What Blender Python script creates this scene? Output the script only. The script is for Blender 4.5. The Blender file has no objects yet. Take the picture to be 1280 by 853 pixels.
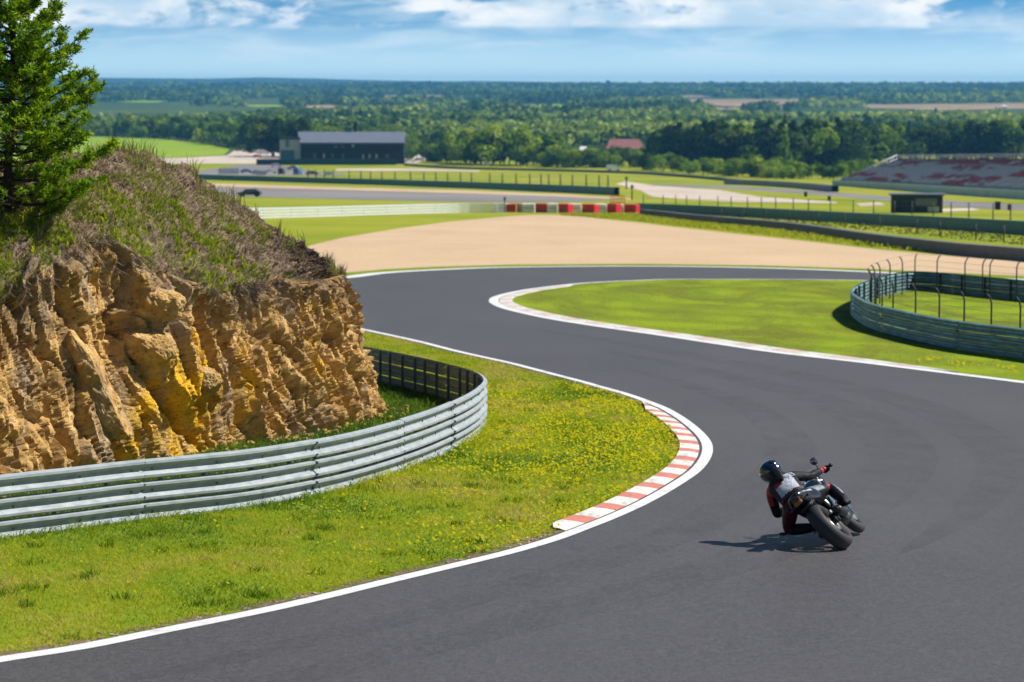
import bpy, bmesh, math, random
import numpy as np
from mathutils import Vector, Matrix, Euler
from mathutils.geometry import tessellate_polygon

rng = np.random.default_rng(11)
random.seed(11)
SC = bpy.context.scene
COL = SC.collection
PI = math.pi

# ------------------------------------------------------------------ camera
FPX = 3600.0                      # focal length in photograph pixels (1280 wide)
ZC = 5.25                         # eye height above the asphalt under the bike
PITCH = math.atan((426.5 - 110.0) / FPX)
cam_d = bpy.data.cameras.new('camera')
cam = bpy.data.objects.new('camera', cam_d)
COL.objects.link(cam)
cam.location = (0, 0, ZC)
cam.rotation_euler = (PI / 2 - PITCH, 0, 0)
cam_d.sensor_width = 36
cam_d.lens = FPX / 1280 * 36
cam_d.clip_start = 0.5
cam_d.clip_end = 40000
cam_d.dof.use_dof = True
cam_d.dof.focus_distance = 36
cam_d.dof.aperture_fstop = 2.8
SC.camera = cam

# ------------------------------------------------------------------ terrain profile
TAB = np.array([(-60, 2.2), (0, 4.3), (24, 5.0), (33, 5.3), (41, 5.55), (56, 6.05), (78, 6.75), (126, 8.25), (352, 15.2), (600, 21.7),
                (850, 27.2), (1150, 31.0), (2000, 31.5), (2800, 31.0), (4500, 25.0), (6500, 14.4), (8000, 2.2), (9500, 1.0), (14000, 0.5)], float)
_ty, _th = TAB[:, 0], TAB[:, 1]
_d = np.diff(_th) / np.diff(_ty)
_m = np.zeros(len(_ty)); _m[0] = _d[0]; _m[-1] = _d[-1]
for _i in range(1, len(_ty) - 1):
    if _d[_i - 1] * _d[_i] > 0:
        h0, h1 = _ty[_i] - _ty[_i - 1], _ty[_i + 1] - _ty[_i]
        w1, w2 = 2 * h1 + h0, h1 + 2 * h0
        _m[_i] = (w1 + w2) / (w1 / _d[_i - 1] + w2 / _d[_i])
def _hexact(y):
    y = np.clip(np.asarray(y, float), _ty[0], _ty[-1])
    i = np.clip(np.searchsorted(_ty, y) - 1, 0, len(_ty) - 2)
    h = _ty[i + 1] - _ty[i]; t = (y - _ty[i]) / h
    return ((1 + 2 * t) * (1 - t) ** 2 * _th[i] + t * (1 - t) ** 2 * h * _m[i] + t * t * (3 - 2 * t) * _th[i + 1] + t * t * (t - 1) * h * _m[i + 1])
LEV = np.concatenate([np.arange(-60, 60, 1.0), np.arange(60, 160, 2.0), np.arange(160, 400, 6.0), np.arange(400, 1200, 20.0), np.arange(1200, 3000, 60.0), np.arange(3000, 14001, 250.0)])
_lz = ZC - _hexact(LEV)
def G(y):                          # ground height, exactly as the ground sheet is tessellated
    return np.interp(y, LEV, _lz)
def ray(px, py):
    a, b = (px - 640.0) / FPX, (426.5 - py) / FPX
    cp, sp = math.cos(PITCH), math.sin(PITCH)
    return np.array([a, cp + b * sp, -sp + b * cp])
def P(px, py, off=0.0):            # where the ray of a photograph pixel meets the ground (+off)
    d = ray(px, py)
    lo, hi = 5.0, 13500.0
    f = lambda t: ZC + t * d[2] - (G(t * d[1]) + off)
    ts = np.geomspace(8, 13500, 700)
    v = np.array([ZC + t * d[2] for t in ts]) - (G(ts * d[1]) + off)
    k = np.where(v < 0)[0]
    if len(k) == 0: t = 13000.0
    else:
        hi = ts[k[0]]; lo = ts[max(k[0] - 1, 0)]
        for _ in range(50):
            m = .5 * (lo + hi)
            if f(m) > 0: lo = m
            else: hi = m
        t = .5 * (lo + hi)
    return np.array([t * d[0], t * d[1], ZC + t * d[2]])
def AT(px, py, y):                 # point of a pixel's ray at distance y
    d = ray(px, py); t = y / d[1]
    return np.array([t * d[0], y, ZC + t * d[2]])

# ------------------------------------------------------------------ numpy noise
def _h(ix, iy, iz, s=0):
    n = (ix.astype(np.int64) * 374761393 + iy.astype(np.int64) * 668265263 + iz.astype(np.int64) * 2147483647 + s * 1274126177) & 0xFFFFFFFF
    n = ((n ^ (n >> 13)) * 1274126177) & 0xFFFFFFFF
    n = ((n ^ (n >> 16)) * 2246822519) & 0xFFFFFFFF
    n = n ^ (n >> 15)
    return (n & 0xFFFFFF) / float(0xFFFFFF)
def vnoise(p, s=0):
    i = np.floor(p); f = p - i; f = f * f * (3 - 2 * f); i = i.astype(np.int64)
    r = 0
    for dx in (0, 1):
        for dy in (0, 1):
            for dz in (0, 1):
                w = (f[:, 0] if dx else 1 - f[:, 0]) * (f[:, 1] if dy else 1 - f[:, 1]) * (f[:, 2] if dz else 1 - f[:, 2])
                r = r + w * _h(i[:, 0] + dx, i[:, 1] + dy, i[:, 2] + dz, s)
    return r
def fbm(p, o=4, s=0):
    r = 0; a = .5
    for k in range(o):
        r = r + a * vnoise(p * 2.03 ** k + 17.3 * k, s + k); a *= .5
    return r / (1 - .5 ** o)
def voro(p, s=0):
    i = np.floor(p).astype(np.int64); f1 = np.full(len(p), 9.); f2 = f1.copy(); idv = np.zeros(len(p))
    for dx in (-1, 0, 1):
        for dy in (-1, 0, 1):
            for dz in (-1, 0, 1):
                c = i + np.array([dx, dy, dz])
                q = np.stack([c[:, k] + _h(c[:, 0], c[:, 1], c[:, 2], s + 31 * k + 1) for k in range(3)], 1)
                d = np.sqrt(((q - p) ** 2).sum(1)); v = _h(c[:, 0], c[:, 1], c[:, 2], s + 99)
                m = d < f1
                f2 = np.where(m, f1, np.minimum(f2, d)); idv = np.where(m, v, idv); f1 = np.where(m, d, f1)
    return f1, f2, idv

def facets(p, A, B, s=0):                   # broken planes: every cell is a flat piece with its own tilt and set-back
    i = np.floor(p).astype(np.int64); f1 = np.full(len(p), 9.); f2 = f1.copy(); out = np.zeros(len(p))
    for dx in (-1, 0, 1):
        for dy in (-1, 0, 1):
            c = i + np.array([dx, dy, 0]); h = lambda k: _h(c[:, 0], c[:, 1], c[:, 2], s + k)
            q = np.stack([c[:, 0] + h(1), c[:, 1] + h(2)], 1); r = p[:, :2] - q; d = np.abs(r[:, 0]) * .6 + np.sqrt((r ** 2).sum(1)) * .6
            v = (h(3) - .5) * A + r[:, 0] * (h(4) - .5) * B * 2 + r[:, 1] * (h(5) - .5) * B * 2
            m = d < f1; f2 = np.where(m, f1, np.minimum(f2, d)); out = np.where(m, v, out); f1 = np.where(m, d, f1)
    return out, f2 - f1
def voro2(): pass
# ------------------------------------------------------------------ materials
def mat(name, rough=.8, spec=.3, metal=0.0):
    m = bpy.data.materials.new(name); m.use_nodes = True
    n = m.node_tree.nodes; b = n['Principled BSDF']
    b.inputs['Roughness'].default_value = rough
    b.inputs['Specular IOR Level'].default_value = spec
    b.inputs['Metallic'].default_value = metal
    return m, m.node_tree, b
def N(t, typ, **kw):
    n = t.nodes.new(typ)
    for k, v in kw.items():
        if k in n.inputs: n.inputs[k].default_value = v
        else: setattr(n, k, v)
    return n
def ramp(t, fac, stops, interp='LINEAR'):
    r = t.nodes.new('ShaderNodeValToRGB'); r.color_ramp.interpolation = interp
    e = r.color_ramp.elements
    while len(e) < len(stops): e.new(.5)
    for x, (p, c) in zip(e, stops):
        x.position = p; x.color = (*c, 1)
    t.links.new(fac, r.inputs['Fac'])
    return r.outputs['Color']
def pos(t, scale=(1, 1, 1), rot=(0, 0, 0)):
    g = t.nodes.new('ShaderNodeNewGeometry'); m = t.nodes.new('ShaderNodeMapping')
    m.inputs['Scale'].default_value = scale; m.inputs['Rotation'].default_value = rot
    t.links.new(g.outputs['Position'], m.inputs['Vector'])
    return m.outputs['Vector']
def noise(t, vec, scale, detail=4, rough=.55, dist=0):
    n = N(t, 'ShaderNodeTexNoise', Scale=scale, Detail=detail, Roughness=rough, Distortion=dist)
    t.links.new(vec, n.inputs['Vector'])
    return n.outputs['Fac']
def mix(t, fac, a, b, mode='MIX'):
    m = t.nodes.new('ShaderNodeMix'); m.data_type = 'RGBA'; m.blend_type = mode
    for sock, v in ((m.inputs[0], fac), (m.inputs[6], a), (m.inputs[7], b)):
        if hasattr(v, 'is_output'): t.links.new(v, sock)
        elif isinstance(v, (int, float)): sock.default_value = v
        else: sock.default_value = (*v, 1)
    return m.outputs[2]
def math_(t, op, a, b=0.0, clamp=False):
    m = t.nodes.new('ShaderNodeMath'); m.operation = op; m.use_clamp = clamp
    for s, v in ((m.inputs[0], a), (m.inputs[1], b)):
        if hasattr(v, 'is_output'): t.links.new(v, s)
        else: s.default_value = v
    return m.outputs[0]
def bump(t, b, hgt, strength=.4, dist=.02):
    n = N(t, 'ShaderNodeBump', Strength=strength, Distance=dist)
    t.links.new(hgt, n.inputs['Height']); t.links.new(n.outputs['Normal'], b.inputs['Normal'])
def paint(name, col, rough=.5, spec=.4, metal=0.0, var=.12, scale=6.0):
    m, t, b = mat(name, rough, spec, metal)
    f = noise(t, pos(t), scale, 5, .6)
    c = mix(t, f, tuple(x * (1 - var) for x in col), tuple(min(1, x * (1 + var)) for x in col))
    t.links.new(c, b.inputs['Base Color'])
    return m

M = {}
# asphalt ---------------------------------------------------------------
m, t, b = mat('asphalt', .55, .34); M['asphalt'] = m
v = pos(t)
big = noise(t, pos(t, (.22, .07, 1), (0, 0, .25)), 1.0, 4, .6)
fine = math_(t, 'ADD', math_(t, 'MULTIPLY', noise(t, v, 42, 3, .75), .65), math_(t, 'MULTIPLY', noise(t, v, 13, 4, .7), .35)); mid = noise(t, v, 2.2, 5, .6)
c = ramp(t, big, [(.3, (.028, .0258, .0282)), (.7, (.058, .0535, .0575))])
c = mix(t, math_(t, 'MULTIPLY', mid, .45), c, (.068, .062, .066))
streak = noise(t, pos(t, (2.6, .10, 1), (0, 0, -.62)), 1.0, 3, .55)
c = mix(t, ramp(t, streak, [(.52, (0, 0, 0)), (.72, (.34, .34, .34))]), c, (.040, .038, .040))
c = mix(t, ramp(t, fine, [(.42, (0, 0, 0)), (.70, (.9, .9, .9))]), c, (.135, .128, .130))
t.links.new(c, b.inputs['Base Color']); bump(t, b, fine, .5, .015)
# tarmac far away ---------------------------------------------------------
m, t, b = mat('pale_tarmac', .85, .2); M['pale_tarmac'] = m
c = ramp(t, noise(t, pos(t, (.02, .01, 1)), 1, 5), [(.3, (.15, .14, .14)), (.7, (.25, .23, .22))])
t.links.new(c, b.inputs['Base Color'])
# gravel --------------------------------------------------------------------
m, t, b = mat('gravel', .95, .1); M['gravel'] = m
v = pos(t)
c = ramp(t, noise(t, pos(t, (.11, .03, 1)), 1, 5, .6), [(.3, (.40, .275, .17)), (.7, (.52, .37, .24))])
f = noise(t, v, 5, 3, .7)
rk_ = N(t, 'ShaderNodeTexWave', wave_type='BANDS', bands_direction='Y', Scale=.11, Distortion=5, Detail=4); t.links.new(v, rk_.inputs['Vector'])
c = mix(t, ramp(t, rk_.outputs['Fac'], [(.1, (.28, .28, .28)), (.5, (0, 0, 0))]), c, (.30, .20, .12))
c = mix(t, ramp(t, f, [(.35, (0, 0, 0)), (.7, (.7, .7, .7))]), c, (.56, .43, .29))
t.links.new(c, b.inputs['Base Color']); bump(t, b, f, .5, .06)
m, t, b = mat('pale_gravel', .95, .1); M['pale_gravel'] = m
c = ramp(t, noise(t, pos(t, (.05, .02, 1)), 1, 5, .6), [(.3, (.40, .33, .27)), (.7, (.58, .50, .43))])
t.links.new(c, b.inputs['Base Color'])
# line paint ----------------------------------------------------------------
m, t, b = mat('white_line_paint', .6, .3); M['line'] = m
f = noise(t, pos(t), 9, 6, .7)
c = ramp(t, f, [(.25, (.42, .42, .43)), (.42, (.60, .60, .61)), (.7, (.70, .70, .71))])
sc_ = noise(t, pos(t, (2.2, .8, 1), (0, 0, .5)), 1.6, 6, .75)
c = mix(t, ramp(t, sc_, [(.54, (0, 0, 0)), (.72, (.55, .55, .55))]), c, (.22, .21, .21))
t.links.new(c, b.inputs['Base Color'])
def worn(name, c0, c1):
    m, t, b = mat(name, .65, .3)
    f = noise(t, pos(t, (1, .5, 1)), 7, 6, .72)
    c = ramp(t, f, [(.28, c1), (.45, c0), (.72, tuple(min(1, x * 1.12) for x in c0))])
    c = mix(t, ramp(t, noise(t, pos(t, (2.5, .7, 1), (0, 0, .2)), 1.8, 6, .75), [(.50, (0, 0, 0)), (.70, (.6, .6, .6))]), c, (.16, .14, .14))
    t.links.new(c, b.inputs['Base Color'])
    return m
M['kerb_white'] = worn('kerb_white_paint', (.60, .58, .54), (.36, .32, .28))
M['kerb_red'] = worn('kerb_red_paint', (.48, .165, .125), (.46, .30, .25))
M['kerb_pink'] = worn('faded_kerb_paint', (.56, .44, .40), (.48, .38, .33))
# meadow ground ----------------------------------------------------------------
m, t, b = mat('meadow', .95, .1); M['meadow'] = m
g = t.nodes.new('ShaderNodeNewGeometry'); sx = t.nodes.new('ShaderNodeSeparateXYZ'); t.links.new(g.outputs['Position'], sx.inputs[0])
v = pos(t)
n1 = noise(t, pos(t, (.16, .045, 1)), 1, 5, .65); n2 = noise(t, v, 3.5, 5, .7); n3 = noise(t, v, 28, 3, .7)
near = ramp(t, n1, [(.28, (.10, .155, .008)), (.5, (.175, .235, .010)), (.72, (.26, .275, .016))])
near = mix(t, ramp(t, n2, [(.3, (0, 0, 0)), (.75, (.8, .8, .8))]), near, (.105, .17, .010))
near = mix(t, ramp(t, n3, [(.45, (0, 0, 0)), (.8, (.6, .6, .6))]), near, (.20, .22, .04))
far = ramp(t, noise(t, pos(t, (.035, .012, 1)), 1, 6, .62), [(.28, (.12, .17, .012)), (.45, (.21, .25, .014)), (.6, (.275, .275, .022)), (.75, (.28, .24, .07))])
c = mix(t, math_(t, 'MULTIPLY', math_(t, 'SUBTRACT', sx.outputs['Y'], 150), .01, True), near, far)
wood = ramp(t, noise(t, pos(t, (.006, .003, 1)), 1, 6, .6), [(.3, (.025, .048, .012)), (.55, (.055, .092, .016)), (.72, (.12, .15, .03))])
c = mix(t, math_(t, 'MULTIPLY', math_(t, 'SUBTRACT', sx.outputs['Y'], 1270), .01, True), c, wood)
t.links.new(c, b.inputs['Base Color']); bump(t, b, n2, .6, .08)
# mown infield -------------------------------------------------------------------
m, t, b = mat('mown_grass', .95, .1); M['mown'] = m
g = t.nodes.new('ShaderNodeNewGeometry'); mp = t.nodes.new('ShaderNodeMapping'); t.links.new(g.outputs['Position'], mp.inputs['Vector'])
RC = P(1150, 366)
mp.inputs['Location'].default_value = (-RC[0], -RC[1] * .62, 0); mp.inputs['Scale'].default_value = (1, .62, 0)
w = N(t, 'ShaderNodeTexWave', wave_type='RINGS', rings_direction='SPHERICAL', Scale=.11, Distortion=7.0, Detail=5)
w.inputs['Detail Scale'].default_value = .6
t.links.new(mp.outputs[0], w.inputs['Vector'])
c = ramp(t, w.outputs['Fac'], [(.15, (.145, .205, .008)), (.8, (.20, .265, .010))])
n1 = noise(t, pos(t, (.30, .075, 1), (0, 0, .25)), 1, 6, .68, .8); n2 = noise(t, pos(t), 4, 5, .7)
c = mix(t, ramp(t, n1, [(.44, (0, 0, 0)), (.60, (.9, .9, .9))]), c, (.105, .125, .014))
c = mix(t, ramp(t, n2, [(.45, (0, 0, 0)), (.8, (.75, .75, .75))]), c, (.235, .265, .022))
t.links.new(c, b.inputs['Base Color']); bump(t, b, n2, .6, .07)
m, t, b = mat('bright_field', .95, .1); M['field'] = m
c = ramp(t, noise(t, pos(t, (.03, .008, 1)), 1, 5, .6), [(.3, (.17, .27, .014)), (.7, (.24, .33, .02))])
t.links.new(c, b.inputs['Base Color'])
m, t, b = mat('dry_field', .95, .1); M['dry_field'] = m
c = ramp(t, noise(t, pos(t, (.012, .004, 1)), 1, 6, .65), [(.35, (.15, .15, .05)), (.5, (.30, .20, .12)), (.7, (.38, .27, .18))])
t.links.new(c, b.inputs['Base Color'])

def tinted(name, stops, transl=.35, rough=.8):       # blades, needles, leaves: colour from a per-blade value
    m, t, b = mat(name, rough, .15)
    a = N(t, 'ShaderNodeAttribute', attribute_name='tint')
    c = ramp(t, a.outputs['Fac'], stops)
    t.links.new(c, b.inputs['Base Color'])
    if transl:
        tr = t.nodes.new('ShaderNodeBsdfTranslucent'); t.links.new(c, tr.inputs['Color'])
        mx = N(t, 'ShaderNodeMixShader', Fac=transl)
        t.links.new(b.outputs[0], mx.inputs[1]); t.links.new(tr.outputs[0], mx.inputs[2])
        t.links.new(mx.outputs[0], t.nodes['Material Output'].inputs['Surface'])
    return m
M['blade'] = tinted('grass_blade', [(0, (.065, .14, .006)), (.32, (.17, .27, .008)), (.6, (.34, .39, .009)), (.88, (.44, .44, .02)), (1, (.50, .42, .09))], .5)
M['lush'] = tinted('lush_grass_blade', [(0, (.035, .09, .007)), (.5, (.085, .17, .010)), (1, (.19, .26, .02))])
M['heath'] = tinted('heath_blade', [(0, (.045, .030, .032)), (.2, (.11, .072, .062)), (.36, (.22, .16, .105)), (.5, (.33, .26, .15)), (.60, (.17, .16, .04)), (.8, (.16, .20, .018)), (1, (.25, .31, .02))], .2)
M['needle'] = tinted('pine_needle', [(0, (.04, .095, .006)), (.4, (.13, .255, .008)), (.75, (.28, .42, .010)), (1, (.42, .52, .02))], .55)
M['leaf'] = tinted('tree_leaf', [(0, (.015, .042, .014)), (.3, (.048, .105, .020)), (.6, (.135, .225, .028)), (1, (.30, .37, .07))], .3)
M['flower'] = tinted('yellow_petal', [(0, (.72, .58, .01)), (1, (.86, .78, .04))], .3)

def plain(name, col, rough=.5, spec=.4, metal=0.0, coat=0.0):
    m, t, b = mat(name, rough, spec, metal)
    b.inputs['Base Color'].default_value = (*col, 1)
    b.inputs['Coat Weight'].default_value = coat
    return m
m, t, b = mat('galvanised_steel', .6, .2, .05); M['steel'] = m
f = noise(t, pos(t, (1, 1, 3)), 5, 6, .65)
c = ramp(t, f, [(.3, (.21, .245, .265)), (.55, (.30, .335, .355)), (.75, (.37, .405, .42))])
t.links.new(c, b.inputs['Base Color'])
t.links.new(ramp(t, f, [(.3, (.7, .7, .7)), (.7, (.5, .5, .5))]), b.inputs['Roughness'])
m, t, b = mat('weathered_green_steel', .55, .4, .35); M['steel_green'] = m
f = noise(t, pos(t, (.6, .6, 3)), 2.2, 6, .7)
c = ramp(t, f, [(.3, (.085, .16, .19)), (.5, (.15, .265, .305)), (.68, (.24, .385, .425)), (.8, (.27, .28, .25))])
t.links.new(c, b.inputs['Base Color'])
M['post_dark'] = paint('dark_post_steel', (.045, .05, .055), .6, .3, .3)
M['tyre_wall_dark'] = paint('dark_belt_rubber', (.14, .145, .15), .8, .2, 0, .35, 1.2)
M['tyre_wall_green'] = paint('green_belt_plastic', (.045, .165, .155), .6, .3, 0, .35, .5)
M['block_red'] = paint('red_plastic', (.62, .030, .03), .5, .4, 0, .15)
M['block_white'] = paint('white_plastic', (.82, .81, .81), .5, .4, 0, .06)
M['wood'] = paint('bark', (.055, .038, .028), .9, .1, 0, .4, 14)

# ------------------------------------------------------------------ object helpers
def tag(o, label=None, cat=None, group=None, kind=None):
    if label: o['label'] = label
    if cat: o['category'] = cat
    if group: o['group'] = group
    if kind: o['kind'] = kind
    return o
def link(name, me, parent=None, mats=()):
    o = bpy.data.objects.new(name, me); COL.objects.link(o)
    for m in mats: me.materials.append(m)
    if parent is not None: o.parent = parent
    return o
def empty(name, loc=(0, 0, 0), rot=(0, 0, 0)):
    o = bpy.data.objects.new(name, None); COL.objects.link(o); o.location = loc; o.rotation_euler = rot
    o.empty_display_size = .2
    return o
def mesh_np(name, V, F, mats, parent=None, tint=None, mi=None, smooth=False):
    V = np.asarray(V, np.float32); F = np.asarray(F, np.int32); k = F.shape[1]
    me = bpy.data.meshes.new(name)
    me.vertices.add(len(V)); me.vertices.foreach_set('co', V.ravel())
    me.loops.add(F.size); me.loops.foreach_set('vertex_index', F.ravel())
    me.polygons.add(len(F)); me.polygons.foreach_set('loop_start', np.arange(0, F.size, k, dtype=np.int32))
    if mi is not None: me.polygons.foreach_set('material_index', np.asarray(mi, np.int32))
    me.polygons.foreach_set('use_smooth', np.full(len(F), smooth, bool))
    if tint is not None:
        a = me.attributes.new('tint', 'FLOAT', 'POINT'); a.data.foreach_set('value', np.asarray(tint, np.float32))
    me.update(calc_edges=True); me.validate()
    return link(name, me, parent, mats)
class MB:                                  # collects shapes into one mesh
    def __init__(s): s.v = []; s.f = []; s.m = []; s.sm = []
    def add(s, V, F, m=0, smooth=False):
        o = len(s.v); s.v += [tuple(map(float, x)) for x in V]; s.f += [tuple(i + o for i in f) for f in F]
        s.m += [m] * len(F); s.sm += [smooth] * len(F); return s
    def box(s, c, d, m=0, R=None, bev=0.0):
        bm = bmesh.new(); bmesh.ops.create_cube(bm, size=1)
        bmesh.ops.scale(bm, vec=d, verts=bm.verts)
        if bev: bmesh.ops.bevel(bm, geom=bm.edges[:], offset=bev, segments=2, affect='EDGES', profile=.5)
        bm.verts.index_update()
        V = [x.co.copy() for x in bm.verts]; F = [[q.index for q in f.verts] for f in bm.faces]; bm.free()
        if R is not None: V = [R @ x for x in V]
        return s.add([x + Vector(c) for x in V], F, m)
    def tube(s, pts, r, m=0, n=8, cap=True):
        pts = [Vector(p) for p in pts]; rs = r if hasattr(r, '__len__') else [r] * len(pts)
        V = []; F = []; up = None
        for i, p in enumerate(pts):
            t = (pts[min(i + 1, len(pts) - 1)] - pts[max(i - 1, 0)]).normalized()
            if up is None: up = t.orthogonal().normalized()
            up = (up - t * up.dot(t)).normalized(); sd = t.cross(up)
            for k in range(n):
                a = 2 * PI * k / n; V.append(p + (up * math.cos(a) + sd * math.sin(a)) * rs[i])
        for i in range(len(pts) - 1):
            for k in range(n):
                F.append((i * n + k, i * n + (k + 1) % n, (i + 1) * n + (k + 1) % n, (i + 1) * n + k))
        if cap: F += [tuple(range(n))[::-1], tuple(range((len(pts) - 1) * n, len(pts) * n))]
        return s.add(V, F, m, True)
    def lathe(s, prof, c, axis='y', m=0, n=40, R=None):   # prof: (offset along the axis, radius)
        V = []; F = []; k = len(prof)
        for i in range(n):
            a = 2 * PI * i / n
            for o, r in prof:
                q = Vector((r * math.cos(a), o, r * math.sin(a))) if axis == 'y' else Vector((r * math.cos(a), r * math.sin(a), o))
                if R is not None: q = R @ q
                V.append(q + Vector(c))
        for i in range(n):
            j = (i + 1) % n
            for a in range(k - 1): F.append((i * k + a, i * k + a + 1, j * k + a + 1, j * k + a))
        return s.add(V, F, m, True)
    def loft(s, secs, m=0, n=20, e=2.6, axis='x'):   # secs: (centre, half width, half height up, half height down)
        V = []; F = []
        for c, w, hu, hd in secs:
            for k in range(n):
                a = 2 * PI * k / n; ca, sa = math.cos(a), math.sin(a)
                yy = w * math.copysign(abs(ca) ** (2 / e), ca); zz = (hu if sa > 0 else hd) * math.copysign(abs(sa) ** (2 / e), sa)
                V.append(Vector(c) + (Vector((0, yy, zz)) if axis == 'x' else Vector((yy, zz, 0))))
        for i in range(len(secs) - 1):
            for k in range(n): F.append((i * n + k, i * n + (k + 1) % n, (i + 1) * n + (k + 1) % n, (i + 1) * n + k))
        F += [tuple(range(n))[::-1], tuple(range((len(secs) - 1) * n, len(secs) * n))]
        return s.add(V, F, m, True)
    def build(s, name, mats, parent=None):
        me = bpy.data.meshes.new(name); me.from_pydata(s.v, [], s.f)
        me.polygons.foreach_set('material_index', s.m); me.polygons.foreach_set('use_smooth', s.sm)
        bm = bmesh.new(); bm.from_mesh(me); bmesh.ops.recalc_face_normals(bm, faces=bm.faces); bm.to_mesh(me); bm.free()
        me.update()
        return link(name, me, parent, mats if isinstance(mats, (list, tuple)) else [mats])
def spline(pts, step):                     # smooth curve through points, resampled
    p = np.asarray(pts, float); q = np.vstack([2 * p[0] - p[1], p, 2 * p[-1] - p[-2]]); out = []
    for i in range(1, len(q) - 2):
        n = max(2, int(np.linalg.norm(q[i + 1] - q[i]) / step * 2)); t = np.linspace(0, 1, n, endpoint=False)[:, None]
        a, b, c, d = q[i - 1], q[i], q[i + 1], q[i + 2]
        out.append(.5 * (2 * b + (c - a) * t + (2 * a - 5 * b + 4 * c - d) * t ** 2 + (3 * b - a - 3 * c + d) * t ** 3))
    out = np.vstack(out + [p[-1:]])
    s = np.concatenate([[0], np.cumsum(np.linalg.norm(np.diff(out, axis=0), axis=1))])
    n = max(2, int(s[-1] / step) + 1); u = np.linspace(0, s[-1], n)
    return np.stack([np.interp(u, s, out[:, k]) for k in range(out.shape[1])], 1)
def chaikin(p, n=2):
    p = np.asarray(p, float)
    for _ in range(n):
        q = np.roll(p, -1, 0); p = np.stack([.75 * p + .25 * q, .25 * p + .75 * q], 1).reshape(-1, p.shape[1])
    return p
def nrm2(c):                               # left normals of a plan curve
    t = np.gradient(c[:, :2], axis=0); t /= np.linalg.norm(t, axis=1)[:, None] + 1e-9
    return np.stack([-t[:, 1], t[:, 0]], 1)
def ground_sheet(name, poly, off, material):   # a flat sheet lying on the ground profile
    bm = bmesh.new(); vs = [bm.verts.new((p[0], p[1], 0)) for p in poly]
    for a in tessellate_polygon([[Vector((p[0], p[1], 0)) for p in poly]]):
        try: bm.faces.new([vs[i] for i in a])
        except ValueError: pass
    ys = [p[1] for p in poly]
    for L in LEV[(LEV > min(ys)) & (LEV < max(ys))]:
        bmesh.ops.bisect_plane(bm, geom=bm.verts[:] + bm.edges[:] + bm.faces[:], plane_co=(0, float(L), 0), plane_no=(0, 1, 0), dist=1e-4)
    for v in bm.verts: v.co.z = float(G(v.co.y)) + off
    bmesh.ops.recalc_face_normals(bm, faces=bm.faces)
    for f in bm.faces:
        if f.normal.z < 0: f.normal_flip()
    me = bpy.data.meshes.new(name); bm.to_mesh(me); bm.free()
    return tag(link(name, me, None, [material]), kind='structure')
def ribbon(name, c, w0, w1, off, material):    # strip from lateral offset w0 to w1 of a plan curve
    n = nrm2(c); V = []; F = []
    for i in range(len(c)):
        a = w0[i] if hasattr(w0, '__len__') else w0; b_ = w1[i] if hasattr(w1, '__len__') else w1
        for w in (a, b_):
            x, y = c[i, :2] + n[i] * w; V.append((x, y, G(y) + off))
    for i in range(len(c) - 1): F.append((2 * i, 2 * i + 2, 2 * i + 3, 2 * i + 1))
    mb = MB(); mb.add(V, F); o = mb.build(name, material)
    if o.data.polygons[0].normal.z < 0: o.data.flip_normals()
    return tag(o, kind='structure')
def inpoly(x, y, poly):
    r = np.zeros(len(x), bool); n = len(poly); j = n - 1
    for i in range(n):
        xi, yi = poly[i][:2]; xj, yj = poly[j][:2]
        k = ((yi > y) != (yj > y)) & (x < (xj - xi) * (y - yi) / (yj - yi + 1e-12) + xi)
        r ^= k; j = i
    return r
def dcurve(x, y, c):                       # distance to a dense curve
    d = np.full(len(x), 1e9)
    for q in c: d = np.minimum(d, (x - q[0]) ** 2 + (y - q[1]) ** 2)
    return np.sqrt(d)
def scatter(poly, dens):
    p = np.asarray(poly)[:, :2]; lo, hi = p.min(0), p.max(0)
    n = int(np.prod(hi - lo) * dens); x = rng.uniform(lo[0], hi[0], n); y = rng.uniform(lo[1], hi[1], n)
    k = inpoly(x, y, p); return x[k], y[k]
def blades(name, base, h, w, tint, material, lean=.5, updir=None):   # one thin bent leaf (2 faces) per point
    n = len(base); a = rng.uniform(0, 2 * PI, n); b_ = rng.uniform(0, 2 * PI, n)
    side = np.stack([np.cos(a), np.sin(a), np.zeros(n)], 1) * (w * .5)[:, None]
    up = np.tile([0, 0, 1.], (n, 1)) if updir is None else updir
    ln = np.stack([np.cos(b_), np.sin(b_), np.zeros(n)], 1) * (h * lean * rng.uniform(.2, 1.3, n))[:, None]
    m = base + up * (h * .55)[:, None] + ln * .35; tip = base + up * (h * rng.uniform(.75, 1, n))[:, None] + ln
    V = np.stack([base - side, base + side, m + side * .75, m - side * .75, tip], 1).reshape(-1, 3)
    o = np.arange(n)[:, None] * 5
    F = np.concatenate([o + np.array([[0, 1, 2]]), o + np.array([[0, 2, 3]]), o + np.array([[3, 2, 4]])])
    return mesh_np(name, V, F, [material], None, np.repeat(tint, 5))
def copy_tree(o, parent=None):
    c = o.copy(); COL.objects.link(c)
    if parent is not None: c.parent = parent
    for ch in list(o.children): copy_tree(ch, c)
    return c
def PP(pts, off=0.0): return np.array([P(x, y, off) for x, y in pts])
# ================================================================== SETTING
# ground -------------------------------------------------------------------
V = []; F = []; NX = 9
for L in LEV:
    w = 120 + max(L, 0) * .62
    for k in range(NX): V.append(((k / (NX - 1) * 2 - 1) * w, L, float(G(L))))
for i in range(len(LEV) - 1):
    for k in range(NX - 1): F.append((i * NX + k, i * NX + k + 1, (i + 1) * NX + k + 1, (i + 1) * NX + k))
tag(mesh_np('ground', V, F, [M['meadow']]), kind='structure')

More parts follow.
